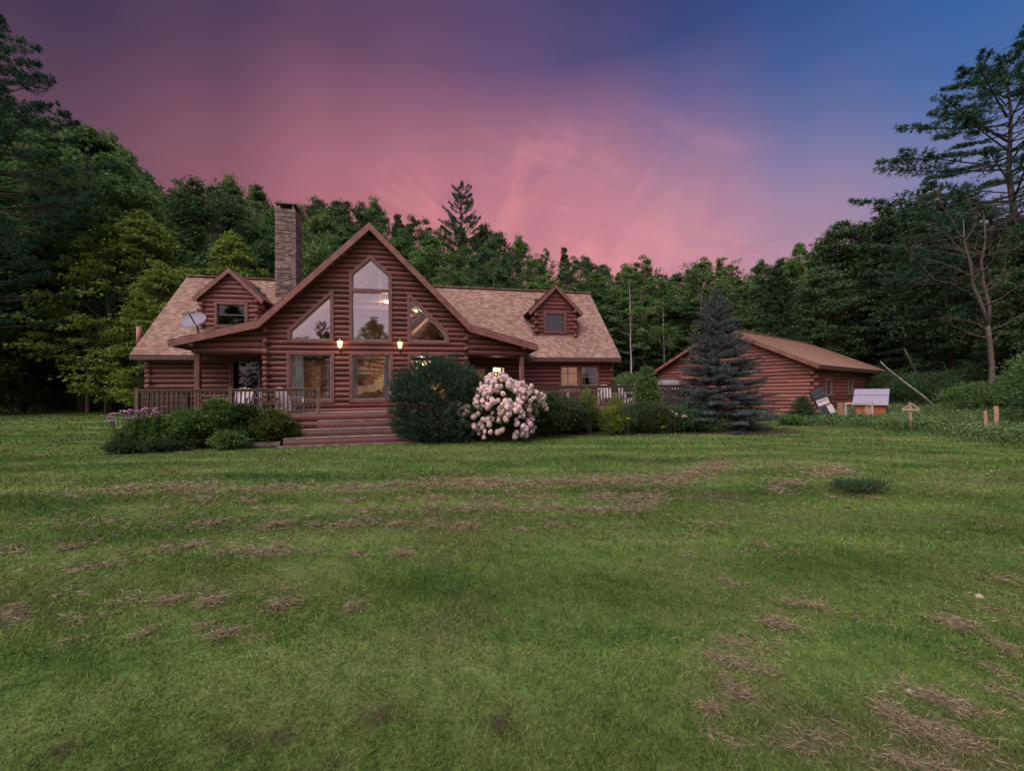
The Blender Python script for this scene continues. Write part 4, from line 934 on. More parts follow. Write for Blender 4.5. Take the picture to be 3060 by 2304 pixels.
# hen house with corrugated roof
o = empty('hen_house', (18.75, 20.7, 0), radians(-47), 'orange plywood hen house under a pale corrugated metal roof', 'hen house'); o.scale = (.78, 1, 1)
M_ply = simple('orange plywood', (.42, .115, .03), .6, var=.45, scale=3)
M_tin = simple('galvanised sheet', (.36, .34, .43), .4, metal=.25, var=.08)
mb = MB(); mb.box(-.72, .78, -.42, .5, .33, .84); mb.build('coop_body', M_ply, o)
M_dred = simple('dark red board', (.1, .035, .03), .8)
for x in (-.725, .785): mb = MB(); prism(mb, [(-.42, .33), (.5, .33), (.5, 1.46), (-.42, .86)], 0, .02, (lambda s_, o_, z_, x=x: (x + (o_ if x > 0 else -o_), s_, z_))); mb.build('coop_end_wall', M_dred, o)
mb = MB(); mb.box(-.72, .78, .501, .52, .33, 1.45); mb.build('coop_rear_wall', M_dred, o)
mb = MB(); n = 60
for seg, (s0, s1) in enumerate(((0, .62), (.6, 1.0))):
    for i in range(n):
        x0 = -.86 + 1.78 * i / n; x1 = -.86 + 1.78 * (i + 1) / n
        f = lambda x: .014 * sin(x * 2 * pi / .09)
        def pt(x, s): return (x, -.58 + 1.25 * s, .85 + .8 * s + f(x) + (.03 if seg else 0))
        mb.face([pt(x0, s0), pt(x1, s0), pt(x1, s1), pt(x0, s1)])
mb.build('metal_roof', M_tin, o, True)
for x in (-.66, .72):
    for y in (-.36, .44): mb = MB(); mb.box(x - .04, x + .04, y - .04, y + .04, 0, .33); mb.build('leg', M_dark, o)
# wire run in front of it
o = empty('wire_run', (16.85, 19.45, 0), radians(-44), 'wire mesh pen with a pale wooden frame and small ladder before the hen house', 'pen'); o.scale = (.66, 1, 1)
M_pale = simple('pale pine batten', (.42, .33, .31), .8, var=.2)
mb = MB()
for x in (-.55, .95): mb.box(x - .035, x + .035, -.035, .035, 0, 1.0); mb.box(x - .03, x + .03, .8, .86, 0, 1.0)
mb.box(-.51, .91, -.03, .03, .93, 1.0); mb.box(-.51, .91, -.03, .03, .2, .3); mb.box(-.51, .91, .8, .86, .94, 1.0)
for x in (-.55, .95): mb.box(x - .029, x + .029, .036, .8, .93, .995)
mb.build('pen_frame', M_pale, o)
mb = MB(); mb.box(-1.0, -.65, .0, .04, .0, 1.02); mb.build('end_board', simple('brown board', (.26, .14, .1), .8), o)
mb = MB()
for i in range(9): mb.box(.6, .9, .06, .1, .32 + i * .066, .355 + i * .066)
mb.box(.57, .6, .05, .11, .28, .93); mb.build('ladder', M_pale, o)
mb = MB()
for i in range(18): x = -.5 + i * .06; mb.box(x, x + .004, -.002, .002, .3, .93)
for i in range(11): z = .32 + i * .06; mb.box(-.51, .57, .0025, .006, z, z + .004)
mb.build('wire_mesh', simple('dull wire', (.2, .18, .18), .5, metal=.5), o)
# fence posts
def fpost(x, y, h, lab, brace=False, w=.075):
    o = empty('fence_post', (x, y, gz(x, y)), radians(-42), lab, 'post', group='wooden posts along the meadow edge')
    mb = MB(); mb.box(-w / 2, w / 2, -w / 2, w / 2, 0, h); mb.box(-w / 2 + .012, w / 2 - .012, -w / 2 + .012, w / 2 - .012, h, h + .012); mb.build('post', simple('fresh cedar', (.3, .19, .125), .8, var=.25, scale=4), o)
    if brace:
        mb = MB(); mb.bar((-.24, -.07, h - .28), (.26, -.07, h - .28), .03, .08); mb.bar((-.22, -.07, h - .25), (-.05, -.07, h - .12), .03, .045); mb.bar((.24, -.07, h - .25), (.05, -.07, h - .04), .03, .045); mb.build('brace', simple('cedar brace', (.33, .24, .17), .8), o)
fpost(15.85, 15.75, 1.12, 'single wooden post with a small braced crosspiece near the hen house', True, .085)
fpost(15.72, 13.15, .9, 'thin wooden post of the pair by the dark bush, nearer the house')
fpost(17.12, 14.0, 1.0, 'wider wooden post of the pair, against the dark bush', w=.11)
# stones
def stone(x, y, r, lab, col):
    o_ = empty('stone', (x, y, gz(x, y)), 0, lab, 'stone'); mb = MB(); rr = random.Random(int(x * 100))
    n = 9; rows = [(0.0, 1.0), (.35, .95), (.7, .65), (.9, .2)]
    rings = [[(r * q * (1 + rr.uniform(-.15, .15)) * cos(2 * pi * k / n), r * .7 * q * (1 + rr.uniform(-.15, .15)) * sin(2 * pi * k / n), r * .8 * h) for k in range(n)] for h, q in rows]
    vs = [p for R in rings for p in R]; mb.mesh([Vector(p) for p in vs], [(i * n + k, i * n + (k + 1) % n, (i + 1) * n + (k + 1) % n, (i + 1) * n + k) for i in range(3) for k in range(n)] + [tuple(3 * n + k for k in range(n))])
    mb.build('rock', simple('pale stone', col, .9), o_)
stone(3.76, 3.23, .032, 'pale pointed stone lying in the grass at the right', (.36, .31, .26))
stone(2.2, 2.24, .02, 'tiny white chip among the dry clippings', (.7, .65, .62))

# ------------------------------------------------------------------ trees
def tubes_obj(name, mb, mat): 
    o = mb.build(name, mat); m = o.data; bpy.data.objects.remove(o); return m
def broadleaf(seed, H, R, cb, nclump, leaf, mat, per=66, flat=.3, trunk_r=.2, bark=None, open_=.5, crown='round', drop=.12, lim=1.0):
    rg = np.random.default_rng(seed); mb = MB()
    wob = rg.normal(size=(9, 2)) * .012 * H; wob[0] = 0; wob = np.cumsum(wob, 0) * .5
    tp = [Vector((wob[i][0], wob[i][1], H * .93 * i / 8)) for i in range(9)]
    mb.tube(tp, [trunk_r * (1 - .85 * i / 8) + .02 for i in range(9)], 8)
    def tr(t): f = min(7.999, max(0, t / .93 * 8)); i = int(f); return tp[i].lerp(tp[i + 1], f - i)
    Q = []; ph = rg.random(4) * 6.28
    for i in range(nclump):
        t = cb + (1 - cb) * (rg.random() ** .85) * (1.0 + .05 * sin(i * 1.7)); x = (t - cb) / (1 - cb)
        pr_ = {'round': sin(pi * min(1, x * .82 + .17)) ** .75, 'cone': (1 - x) ** .8 + .08, 'vase': sin(pi * min(1, .2 + x * .72)) ** .8 * (.6 + .4 * x)}[crown]
        a = rg.random() * 2 * pi; r = R * pr_ * (open_ + (1 - open_) * rg.random() ** .5) * (1 + .26 * sin(2 * a + ph[0] + 5 * x) + .2 * sin(5 * a + ph[1] - 9 * x))
        c = tr(t); c = np.array([c.x + r * cos(a), c.y + r * sin(a), H * t - .04 * r + rg.normal() * .15])
        cr_ = R * rg.uniform(.09, .25) * (1.15 - .4 * x); n = int(per * rg.uniform(.7, 1.3))
        if i % 4 == 0:
            s = tr(max(cb * .55, t - drop - drop * rg.random())); e = Vector(c) 
            md = s.lerp(e, .5) + Vector((0, 0, -.05 * r)); mb.tube([s, md, e], [lim * (.045 * (1.4 - x) * (H / 14) + .012), lim * (.03 * (H / 14) + .008), .006], 5, cap=False)
        d = rg.normal(size=(n, 3)) * [cr_ * .52, cr_ * .52, cr_ * flat * .5]
        d[:, 2] -= .12 * (d[:, 0] ** 2 + d[:, 1] ** 2) / max(cr_, .1)
        P = c + d; out = np.array([cos(a), sin(a), 0]); T = d * [1, 1, .3] / cr_ + out * .5 + rg.normal(size=(n, 3)) * .45; T[:, 2] -= .35
        Nn = np.array([0, 0, 1.]) + rg.normal(size=(n, 3)) * .45
        Q.append(cards(P, T, Nn, leaf * rg.uniform(.7, 1.3, n), leaf * .72 * rg.uniform(.7, 1.2, n)))
    V = np.concatenate(Q)
    return tubes_obj('trunk', mb, bark or M_bark), quads_mesh('crown', V, mat)
def tufts(rg, P, D, k, L, w, spread=.6):
    n = len(P); D = D / (np.linalg.norm(D, axis=1, keepdims=True) + 1e-9)
    P2 = np.repeat(P, k, 0); D2 = np.repeat(D, k, 0) + rg.normal(size=(n * k, 3)) * spread
    return cards(P2, D2, runit(rg, n * k), L * rg.uniform(.7, 1.2, n * k), w, .5, 0)
def pine(seed, H, R, cb, mat, gap=.85, tk=6, tl=.2, tw=.035, shape='white', bark=None, tr_=.24, dens=1.0, lean=0):
    rg = np.random.default_rng(seed); mb = MB(); tp = [Vector((lean * (i / 6) ** 2, rg.normal() * .06, H * .985 * i / 6)) for i in range(7)]; mb.tube(tp, [tr_ * (1 - .92 * i / 6) + .01 for i in range(7)], 8)
    Pt, Dt = [], []; z = H * cb
    while z < H * .975:
        x = (z / H - cb) / (1 - cb)
        rr = R * ((1 - x) ** .62 * (.55 + .6 * min(1, x * 3.0)) if shape == 'white' else (1 - x) ** .9) + .25
        nl = rg.integers(4, 7) if shape == 'white' else rg.integers(7, 10); a0 = rg.random() * 6.28
        for j in range(nl):
            a = a0 + j * 2 * pi / nl + rg.normal() * .25; L = rr * (rg.uniform(.45, 1.12) if shape == 'white' else rg.uniform(.8, 1.08))
            up = (.12 + .35 * x) if shape == 'white' else (-.18 + .5 * x); pts = []
            zz = z + rg.normal() * gap * .2
            for q in range(6):
                t = q / 5; pts.append(Vector((lean * (zz / H) ** 2 + cos(a) * L * t, sin(a) * L * t, zz + up * L * t + (.1 * L * t * t if shape == 'white' else -.14 * L * t * (1 - t)))))
            mb.tube(pts, [max(.008, .035 * (H / 20) * L / 3 * (1 - .8 * q / 5)) + .006 for q in range(6)], 4, cap=False)
            st = .38 if shape == 'white' else .12
            nt_ = int(L * 9 * dens) + 2
            for q in range(nt_):
                t = st + (1 - st) * rg.random() ** .75; f = t * 5; i = min(4, int(f)); p = pts[i].lerp(pts[i + 1], f - i)
                w = (.38 * L * (1.08 - t) + .12) if shape == 'white' else (.42 * L * (1.05 - t) + .05)
                sd = rg.uniform(-1, 1) * w; px, py = -sin(a), cos(a)
                k2 = 4 if shape == 'white' else 3
                for m_ in range(k2):
                    f2 = (m_ + 1) / k2; Pt.append((p.x + px * sd * f2 + cos(a) * .25 * abs(sd) * f2, p.y + py * sd * f2 + sin(a) * .25 * abs(sd) * f2, p.z + rg.normal() * .05 + (.06 * abs(sd) if shape == 'white' else -.08 * abs(sd)) * f2))
                    Dt.append((cos(a) * .6 + px * np.sign(sd) * .6, sin(a) * .6 + py * np.sign(sd) * .6, .35 if shape == 'white' else .0))
        z += gap * rg.uniform(.75, 1.2) * (1 - .45 * x)
    V = tufts(rg, np.array(Pt), np.array(Dt), tk, tl, tw)
    return tubes_obj('trunk', mb, bark or M_barkd), quads_mesh('crown', V, mat)
def place(kind, x, y, H, wd, rot, name, label, group=None, dz=0):
    (tm_, cm), H0 = kind[:2], kind[2]
    o = empty(name, (x, y, gz(x, y) - .15 + dz), rot, label, 'tree', group)
    s = H / H0; o.scale = (s * wd, s * wd, s)
    a = link('trunk', tm_, o); b = link('crown', cm, o); return o
def K(t, H): return (t[0], t[1], H)
BL = [K(broadleaf(1, 14, 4.6, .2, 330, .24, M_maple), 14), K(broadleaf(2, 14, 4.0, .16, 310, .23, M_maple, flat=.36), 14), K(broadleaf(3, 14, 3.8, .12, 310, .23, M_deep, crown='vase'), 14),
      K(broadleaf(4, 14, 4.4, .18, 330, .24, M_deep), 14), K(broadleaf(5, 12, 3.6, .08, 300, .22, M_lime, flat=.26, trunk_r=.14), 12)]
BI = K(broadleaf(7, 14, 2.6, .42, 80, .17, M_maple, per=75, trunk_r=.1, bark=M_birch, drop=.04, lim=.35), 14)
TW = K(broadleaf(8, 14, 3.0, .35, 85, .2, M_maple, per=70, trunk_r=.13, flat=.5, open_=.25), 14)
FI = K(pine(21, 14, 3.0, .06, M_fir, gap=.5, tk=5, tl=.2, tw=.05, shape='fir', dens=1.0), 14)
WP = K(pine(22, 22, 5.2, .25, M_pine, gap=1.0, tk=6, tl=.24, tw=.045, dens=1.2), 22)
WP2 = K(pine(23, 22, 6.9, .24, M_pine, gap=.85, tk=5, tl=.23, tw=.04, dens=1.25), 22)

def HL(x): return 1174.6 - .01265 * (x - 1530)
def top_h(px, Y, ytop, x): return 1.7 + (HL(px) - ytop) / 1180 * Y - gz(x, Y)
sky_px = [-300, 0, 60, 140, 250, 350, 470, 500, 560, 700, 770, 830, 960, 1050, 1160, 1230, 1300, 1390, 1450, 1520, 1600, 1640, 1700, 1790, 1850, 1910, 1960, 2010, 2100, 2160, 2210, 2290, 2350, 2400, 2480, 2560, 2640, 2720, 2800, 3000, 3400]
sky_y = [300, 330, 350, 390, 385, 435, 560, 590, 530, 545, 570, 600, 595, 605, 620, 645, 655, 670, 670, 700, 735, 735, 735, 790, 800, 790, 800, 815, 775, 785, 820, 775, 765, 740, 755, 675, 635, 625, 645, 690, 690]
rgF = np.random.default_rng(77)
def regname(px):
    if px < 330: return 'beyond the open lawn'
    if px < 820: return 'behind the left dormer'
    if px < 1300: return 'behind the tall gable'
    if px < 1860: return 'behind the right dormer'
    if px < 2150: return 'between house and garage'
    if px < 2640: return 'behind the garage roof'
    return 'beyond the meadow'
KN = {'maple': ('broadleaf_tree', 'mid green leafy tree'), 'dark': ('broadleaf_tree', 'deep green leafy tree'), 'lime': ('broadleaf_tree', 'yellowish green leafy tree'), 'fir': ('hemlock_tree', 'dark narrow conifer'), 'thin': ('broadleaf_tree', 'tall thin crowned leafy tree')}
def put(kind, px, Y, ytop, wd=1.0, label=None, group=None, name=None):
    x = (px - 1530) / 1180 * Y
    H = top_h(px, Y, ytop, x)
    proto = {'maple': BL[rgF.integers(0, 2)], 'dark': BL[rgF.integers(2, 4)], 'lime': BL[4], 'fir': FI, 'thin': TW, 'birch': BI}[kind]
    nm, lb = KN.get(kind, ('birch_tree', 'pale barked birch'))
    g = None if label else f'{lb}s {regname(px)}'
    o = place(proto, x, Y, max(H, 4), wd, rgF.random() * 6.28, name or nm, label or 'x', group or g)
    if not label: unnamed.append((px, Y, lb, regname(px), o))
    return o
unnamed = []
lw = {'L': ['maple', 'maple', 'lime', 'maple'], 'C': ['dark', 'maple', 'dark', 'fir', 'maple', 'thin'], 'R': ['dark', 'fir', 'dark', 'maple']}
for row, (Yr, stepx, frac) in enumerate(((60, 62, 1.0), (49, 95, .93), (41, 130, .76))):
    px = -140
    while px < 3150:
        if row == 2 and (px > 2200 ): break
        Y_ = Yr + rgF.uniform(-2.5, 2.5); ys_ = float(np.interp(px, sky_px, sky_y))
        yt = HL(px) - (HL(px) - ys_) * frac * rgF.uniform(.93, 1.02) if row else ys_ + rgF.uniform(-8, 14)
        reg = 'L' if px < 450 else ('C' if px < 1800 else 'R')
        kd = lw[reg][rgF.integers(0, len(lw[reg]))]
        if row == 0 and kd == 'lime': kd = 'maple'
        ww = {0: .85, 1: 1.0, 2: 1.1}[row]
        x_ = (px - 1530) / 1180 * Y_; Hh = top_h(px, Y_, yt, x_)
        wd = ww * min(1.8, max(.75, 14 / Hh))
        put(kd, px, Y_, yt, wd)
        px += stepx * rgF.uniform(.8, 1.2)
# trees with a look of their own
def own(kind, px, Y, ytop, wd, lab, name=None): return put(kind, px, Y, ytop, wd, lab, None, name)
own('lime', 420, 33, 640, .95, 'bright yellow green maple beside the roof edge of the house')
own('lime', 480, 30, 790, .8, 'smaller bright green maple leaning over the roof edge')
own('maple', 250, 37, 400, .95, 'tall mid green tree rising between the big pine and the bright maple')
own('thin', 262, 33, 560, .7, 'slim tree with a bare grey trunk in front of the tall mid green tree')
own('thin', 315, 32, 640, .6, 'slimmest bare trunked tree beside the bright maple')
own('thin', 330, 36, 520, .9, 'tall thin tree with bare lower trunks beside the bright maple')
own('dark', 620, 42, 545, .9, 'dark bushy tree rising behind the left dormer beside the chimney')
own('lime', 690, 36, 700, .7, 'light green young tree just behind the left dormer')
own('maple', 960, 36, 640, .8, 'leafy tree right beside the stone chimney')
own('thin', 1915, 40, 765, 1.0, 'tall slender tree standing alone above the gap between house and garage')
own('thin', 2090, 42, 770, 1.1, 'tree with a loose twiggy top just beside the spruce tip')
own('thin', 2180, 44, 760, .9, 'second loose twiggy tree just right of the spruce tip')
own('fir', 2330, 38, 790, 1.2, 'broad dark pine behind the ridge of the garage')
own('maple', 2400, 46, 735, .6, 'paler tree top rising above the garage ridge')
own('birch', 1890, 36, 800, .9, 'slim birch with the whitest trunk in the gap beside the house')
own('birch', 1985, 38, 850, .8, 'slim birch leaning slightly, nearer the garage')
for px, Y_, yt, wd in ((2560, 43, 660, .95), (2720, 40, 585, 1.1), (2480, 40, 800, .9), (2850, 30, 600, 1.0), (2990, 26, 660, .9), (3090, 23, 730, .9), (2660, 44, 830, 1.0), (2800, 36, 900, 1.0), (2930, 32, 900, 1.0), (3180, 20, 600, .9)):
    put('dark', px, Y_, yt, wd)
put('fir', 2620, 42, 705, 1.25, 'dark hemlock with a long low limb above the garage end')
put('fir', 3100, 22, 620, 1.2); put('fir', 2660, 38, 640, 1.2)
for px, Y_, yt in ((-60, 34, 620), (60, 38, 560), (170, 40, 620), (330, 40, 800), (-160, 30, 500)): put('maple', px, Y_, yt, 1.1)
place(WP2, (-45 - 1530) / 1180 * 27, 27, 27.3, .88, 1.0, 'pine_tree', 'huge dark pine at the left edge towering over the lawn')
place(WP, (-170 - 1530) / 1180 * 31, 31, 24, 1.0, 2.6, 'pine_tree', 'second dark pine half outside the left edge of the view')
place(WP2, (3040 - 1530) / 1180 * 25, 25, 22.6, 1.2, 0.4, 'pine_tree', 'tall open white pine at the right edge with long flat limbs')
place(WP2, (1385 - 1530) / 1180 * 62, 62, top_h(1385, 62, 550, -7.6), .62, 0, 'pine_tree', 'lone pine standing above the wooded hilltop behind the gable')
ORD = 'first second third fourth fifth sixth seventh eighth ninth tenth eleventh twelfth thirteenth fourteenth fifteenth'.split()
cnt = {}
for px, Y_, lb, rn, o in sorted(unnamed, key=lambda t: t[0]):
    rw = 'back' if Y_ > 54 else ('middle' if Y_ > 44.5 else 'front'); kq = (lb, rn, rw); i = cnt.get(kq, 0); cnt[kq] = i + 1
    o['label'] = f'{lb}, {ORD[min(i, 14)]} from left in the {rw} row {rn}'
# trees behind the photographer (they show in the window glass)
for i, (x, y, h, kd) in enumerate(((-20, -24, 13, 0), (-11, -30, 10, 2), (-2.0, -27, 12.3, 1), (7, -30, 13, 3), (16, -24, 16, 0), (-34, -16, 13, 3), (-15, -27, 11, 1), (-8, -33, 11, 0), (3, -31, 12, 2), (-25, -28, 14, 1))):
    place(BL[kd], x, y, h, .9, i, 'broadleaf_tree', 'leafy tree standing behind the photographer', 'trees behind the photographer')
place(WP, -8.4, -17, 10.3, .8, 1, 'pine_tree', 'young pine standing behind the photographer', 'trees behind the photographer')

# dead tree and leaning trunks at the right
rgd = np.random.default_rng(5); mb = MB()
def twig(p, d, L, r, lev):
    q = p; pts = [p]; dd = d.copy()
    for i in range(4): dd = (dd + Vector(rgd.normal(size=3)) * .16 + Vector((0, 0, .05))).normalized(); q = q + dd * L / 4; pts.append(q)
    mb.tube(pts, [r * (1 - .17 * i) for i in range(5)], 5, cap=False)
    if lev < 4:
        for i in range(rgd.integers(2, 5)):
            k_ = rgd.integers(1, 5); nd = (dd + Vector(rgd.normal(size=3)) * .75).normalized(); twig(pts[k_], nd, L * rgd.uniform(.5, .75), r * .45, lev + 1)
_t = [(0, 0, 0), (-.04, 0, 1.2), (.02, 0, 2.4), (-.05, 0, 3.6), (-.12, 0, 4.4)]
mb.tube(_t, [.12, .11, .1, .09, .085], 8)
_l = [(-.12, 0, 4.35), (-.35, 0, 5.3), (-.75, 0, 6.3), (-.85, 0, 7.4), (-1.1, 0, 8.4), (-1.0, .1, 9.6)]; mb.tube(_l, [.085, .075, .06, .05, .035, .015], 7)
_r = [(-.1, 0, 4.3), (-.0, 0, 5.3), (-.25, 0, 6.4), (-.2, .1, 7.5), (.05, .1, 8.6), (0, .1, 10)]; mb.tube(_r, [.08, .07, .055, .045, .03, .012], 7)
for pts_, n_ in ((_t, 7), (_l, 13), (_r, 13)):
    for i in range(n_):
        k_ = rgd.integers(1, len(pts_) - 1); p_ = Vector(pts_[k_]).lerp(Vector(pts_[k_ + 1]), rgd.random()); sx_ = -1 if rgd.random() < .68 else 1
        if p_.z < 2.2: continue
        twig(p_, Vector((sx_ * rgd.uniform(.5, 1), rgd.normal() * .4, rgd.uniform(.0, .9))).normalized(), rgd.uniform(1.0, 2.6), .022, 2)
xx, yy = (2965 - 1530) / 1180 * 19, 19
o = empty('bare_tree', (xx, yy, gz(xx, yy)), 0, 'leafless grey tree with a forked trunk beyond the pair of posts', 'tree'); mb.build('trunk', simple('grey dead bark', (.085, .067, .058), .95, var=.3, bump=.5), o, True)
o = empty('fallen_birch', (20.6, 22.6, gz(20.6, 22.6)), 0, 'pale birch trunk leaning diagonally from the garage roof to the ground', 'trunk')
mb = MB(); mb.tube([(4.3, .4, .1), (3.3, .4, 1.05), (2.2, .45, 1.95), (1.2, .4, 2.75), (.9, .4, 3.1)], [.07, .06, .05, .035, .02], 8); mb.build('trunk', M_birch, o, True)
o = empty('leaning_dead_tree', (27.5, 26, gz(27.5, 26)), 0, 'thin dark trunk leaning left in the shade of the wood', 'trunk')
mb = MB(); mb.tube([(0, 0, 0), (-.5, 0, 1.4), (-1.1, 0, 2.7), (-1.6, 0, 3.8)], [.09, .08, .07, .04], 7); mb.build('trunk', M_barkd, o, True)

# ------------------------------------------------------------------ blue spruce
def spruce(H, R, mat, seed=9, gap=.2, base=.1, nb=15, tl=.075, tw=.014, k=7, name='blue'):
    rg = np.random.default_rng(seed); mb = MB(); mb.tube([(0, 0, 0), (0, 0, H * .5), (0, 0, H)], [.13, .08, .012], 8)
    Pt, Dt = [], []; z = base
    def add(a, b, step):
        a = np.array(a); b = np.array(b); n = max(2, int(np.linalg.norm(b - a) / step)); t = np.linspace(0, 1, n)[:, None]
        Pt.append(a + (b - a) * t); Dt.append(np.repeat((b - a)[None] / (np.linalg.norm(b - a) + 1e-9), n, 0))
    while z < H - .1:
        x = z / H; rr = R * (1 - x) ** .88 + .04
        if x < .08: rr *= .88
        n = max(4, int(nb * (1 - x * .55))); a0 = rg.random() * 6.28
        for j in range(n):
            a = a0 + j * 2 * pi / n + rg.normal() * .12; L = rr * rg.uniform(.8, 1.1) * (1 + .07 * sin(3 * a + z)); up = -.1 + .75 * x ** 1.3
            zz = z + rg.normal() * gap * .3; pts = []
            for q in range(5):
                t = q / 4; pts.append(np.array([cos(a) * L * t, sin(a) * L * t, zz + up * L * t + .16 * L * (t ** 2 - t * .9)]))
            mb.tube([Vector(p) for p in pts], [.018 * (1 - .8 * q / 4) + .003 for q in range(5)], 4, cap=False)
            for q in range(1, 4): add(pts[q], pts[q + 1], .045)
            for q in range(int(L / .095)):
                t = .25 + .75 * (q + rg.random()) / int(L / .095 + 1); t = min(t, .97); f = t * 4; i = min(3, int(f)); p = pts[i] + (pts[i + 1] - pts[i]) * (f - i)
                for sg in (-1, 1):
                    w = (.34 * L * (1.03 - t) + .09) * rg.uniform(.6, 1.1); aa = a + sg * rg.uniform(.65, .95)
                    e = p + np.array([cos(aa) * w, sin(aa) * w, w * rg.uniform(-.12, .22)]); add(p, e, .045)
        z += gap * (1 - .3 * x)
    add((0, 0, H - .5), (0, 0, H + .05), .03)
    P = np.concatenate(Pt); D = np.concatenate(Dt); P = P + rg.normal(size=P.shape) * .012
    V = tufts(rg, P, D, k, tl, tw, .75)
    return tubes_obj('trunk', mb, M_barkd), quads_mesh('crown', V, mat)
t_, c_ = spruce(6.08, 2.5, M_blue, k=6, gap=.29, nb=17, tl=.08, tw=.015)
o = empty('blue_spruce', (8.85, 16.9, 0), 0, 'blue grey spruce standing before the garage', 'tree'); link('trunk', t_, o); link('crown', c_, o)
t_, c_ = spruce(1.42, .95, M_deep, seed=4, gap=.09, nb=14, tl=.05, tw=.012, k=5, base=.03)
o = empty('dwarf_spruce', (14.25, 19.4, 0), 0, 'small green cone shaped dwarf spruce at the garage corner', 'shrub'); link('trunk', t_, o); link('crown', c_, o)

# ------------------------------------------------------------------ bushes
def clumpy(rg, n, rx, ry, h, per, leaf, mat, lw=.6, shell=.55, z0=.12, spiky=False, up=.3, flat=.6, cr=.22, profile=.6):
    Q = []
    for i in range(n):
        d = runit(rg, 1)[0]; d[2] = abs(d[2]) if rg.random() < .8 else -abs(d[2]) * .5; r = shell + (1 - shell) * rg.random() ** .5
        c = np.array([d[0] * rx * r, d[1] * ry * r, h * (.45 + .5 * d[2] * r)]); c[2] = max(c[2], z0)
        k_ = int(per * rg.uniform(.7, 1.3)); s = cr * rg.uniform(.6, 1.3)
        D = rg.normal(size=(k_, 3)) * [s * .5, s * .5, s * .5 * flat]; P = c + D; P[:, 2] = np.maximum(P[:, 2], .01)
        T = D / s + d * .4 + rg.normal(size=(k_, 3)) * .4; T[:, 2] += up
        Q.append(cards(P, T, np.array([0, 0, 1.]) + rg.normal(size=(k_, 3)) * .6, leaf * rg.uniform(.7, 1.3, k_), leaf * lw * rg.uniform(.8, 1.2, k_)))
    return np.concatenate(Q)
def stems(rg, n, rx, ry, h, mat=None, r=.012):
    mb = MB()
    for i in range(n):
        a = rg.random() * 6.28; q = rg.random() ** .5; mb.tube([(rx * .15 * q * cos(a), ry * .15 * q * sin(a), 0), (rx * .5 * q * cos(a), ry * .5 * q * sin(a), h * .5), (rx * .8 * q * cos(a), ry * .8 * q * sin(a), h * .85)], [r, r * .8, r * .4], 4, cap=False)
    return tubes_obj('stems', mb, mat or M_barkd)
def bush(x, y, rx, ry, h, lab, mat=M_bush, n=140, per=70, leaf=.06, name='bush', cat='shrub', group=None, seed=0, rz=None, **kw):
    rg = np.random.default_rng(seed or int(abs(x * 100 + y * 7)) + 3)
    o = empty(name, (x, y, gz(x, y)), rg.random() * .0 if rz is None else rz, lab, cat, group)
    link('foliage', quads_mesh('foliage', clumpy(rg, n, rx, ry, h, per, leaf, mat, **kw), mat), o)
    link('stems', stems(rg, 14, rx, ry, h), o); return o
def Hp(u, v): p = HW(u, v); return p.x, p.y
# mugo pine: upright shoots covered in needles
rg = np.random.default_rng(31); P_, D_ = [], []
cx_, cy_, = Hp(1.78, -2.15); RX, RY, HH = 1.56, 1.3, 2.95
for i in range(3600):
    d = runit(rg, 1)[0]; d[2] = abs(d[2]) if rg.random() < .55 else -abs(d[2]) ** .7
    r = 1 - .38 * rg.random() ** 1.6
    lob = 1 + .1 * sin(4 * atan2(d[1], d[0]) + 2 * d[2]) + .07 * sin(9 * d[0] + 5 * d[2])
    c = np.array([d[0] * RX * r * lob, d[1] * RY * r * lob, HH * .47 + d[2] * HH * .5 * r * lob]); c[2] = max(.12, c[2])
    dr = d * .9 + np.array([0, 0, .75]) + rg.normal(size=3) * .15; dr /= np.linalg.norm(dr); L = rg.uniform(.16, .27)
    t = np.linspace(0, 1, 8)[:, None]; P_.append(c + dr * L * t); D_.append(np.repeat(dr[None], 8, 0))
V = tufts(rg, np.concatenate(P_), np.concatenate(D_), 7, .085, .012, .7)
o = empty('mugo_pine', (cx_, cy_, 0), 0, 'big rounded dark mugo pine bush beside the front steps', 'shrub'); link('foliage', quads_mesh('foliage', V, M_mugo), o); link('stems', stems(rg, 20, 1.0, .9, 2.2, r=.03), o)
# hydrangea
hx, hy = Hp(3.98, -2.75); RX, RY, HH = 1.55, 1.1, 2.2
def hlob(d): return 1 + .10 * sin(3.1 * d[0] + 1.2) + .12 * sin(6 * d[0] + 2.5 * d[2] + .6) + .05 * sin(11 * d[0] * d[2] + 9 * d[2])
rg = np.random.default_rng(41)
hyd = empty('hydrangea', (hx, hy, 0), 0, 'round hydrangea bush covered in pale pink flower heads', 'shrub')
link('foliage', quads_mesh('foliage', clumpy(rg, 260, RX * .96, RY * .96, HH * .98, 60, .09, M_bushg, lw=.55, cr=.26, shell=.4, z0=.1), island_mat('hydrangea leaves', greens((.02, .05, .018), (.04, .085, .025), (.08, .14, .045)), transl=.15)), hyd)
link('stems', stems(rg, 24, RX, RY, HH), hyd)
heads = []
for vnt in range(4):
    n = 150; d = runit(rg, n); pos = d * np.array([.075, .075, .1]) * (1 + .08 * rg.normal(size=(n, 1))); pos[:, 2] *= np.where(pos[:, 2] > 0, 1.0, .8)
    t1 = np.cross(d, runit(rg, n)); q1 = cards(pos - t1 / np.linalg.norm(t1, axis=1, keepdims=True) * .02, t1, d, .045, .042, .5, .15)
    t2 = np.cross(d, t1); q2 = cards(pos - t2 / np.linalg.norm(t2, axis=1, keepdims=True) * .018, t2, d, .04, .036, .5, .1)
    heads.append(quads_mesh('flower_head', np.concatenate([q1, q2]), M_bloom))
spots = []
tries = 0
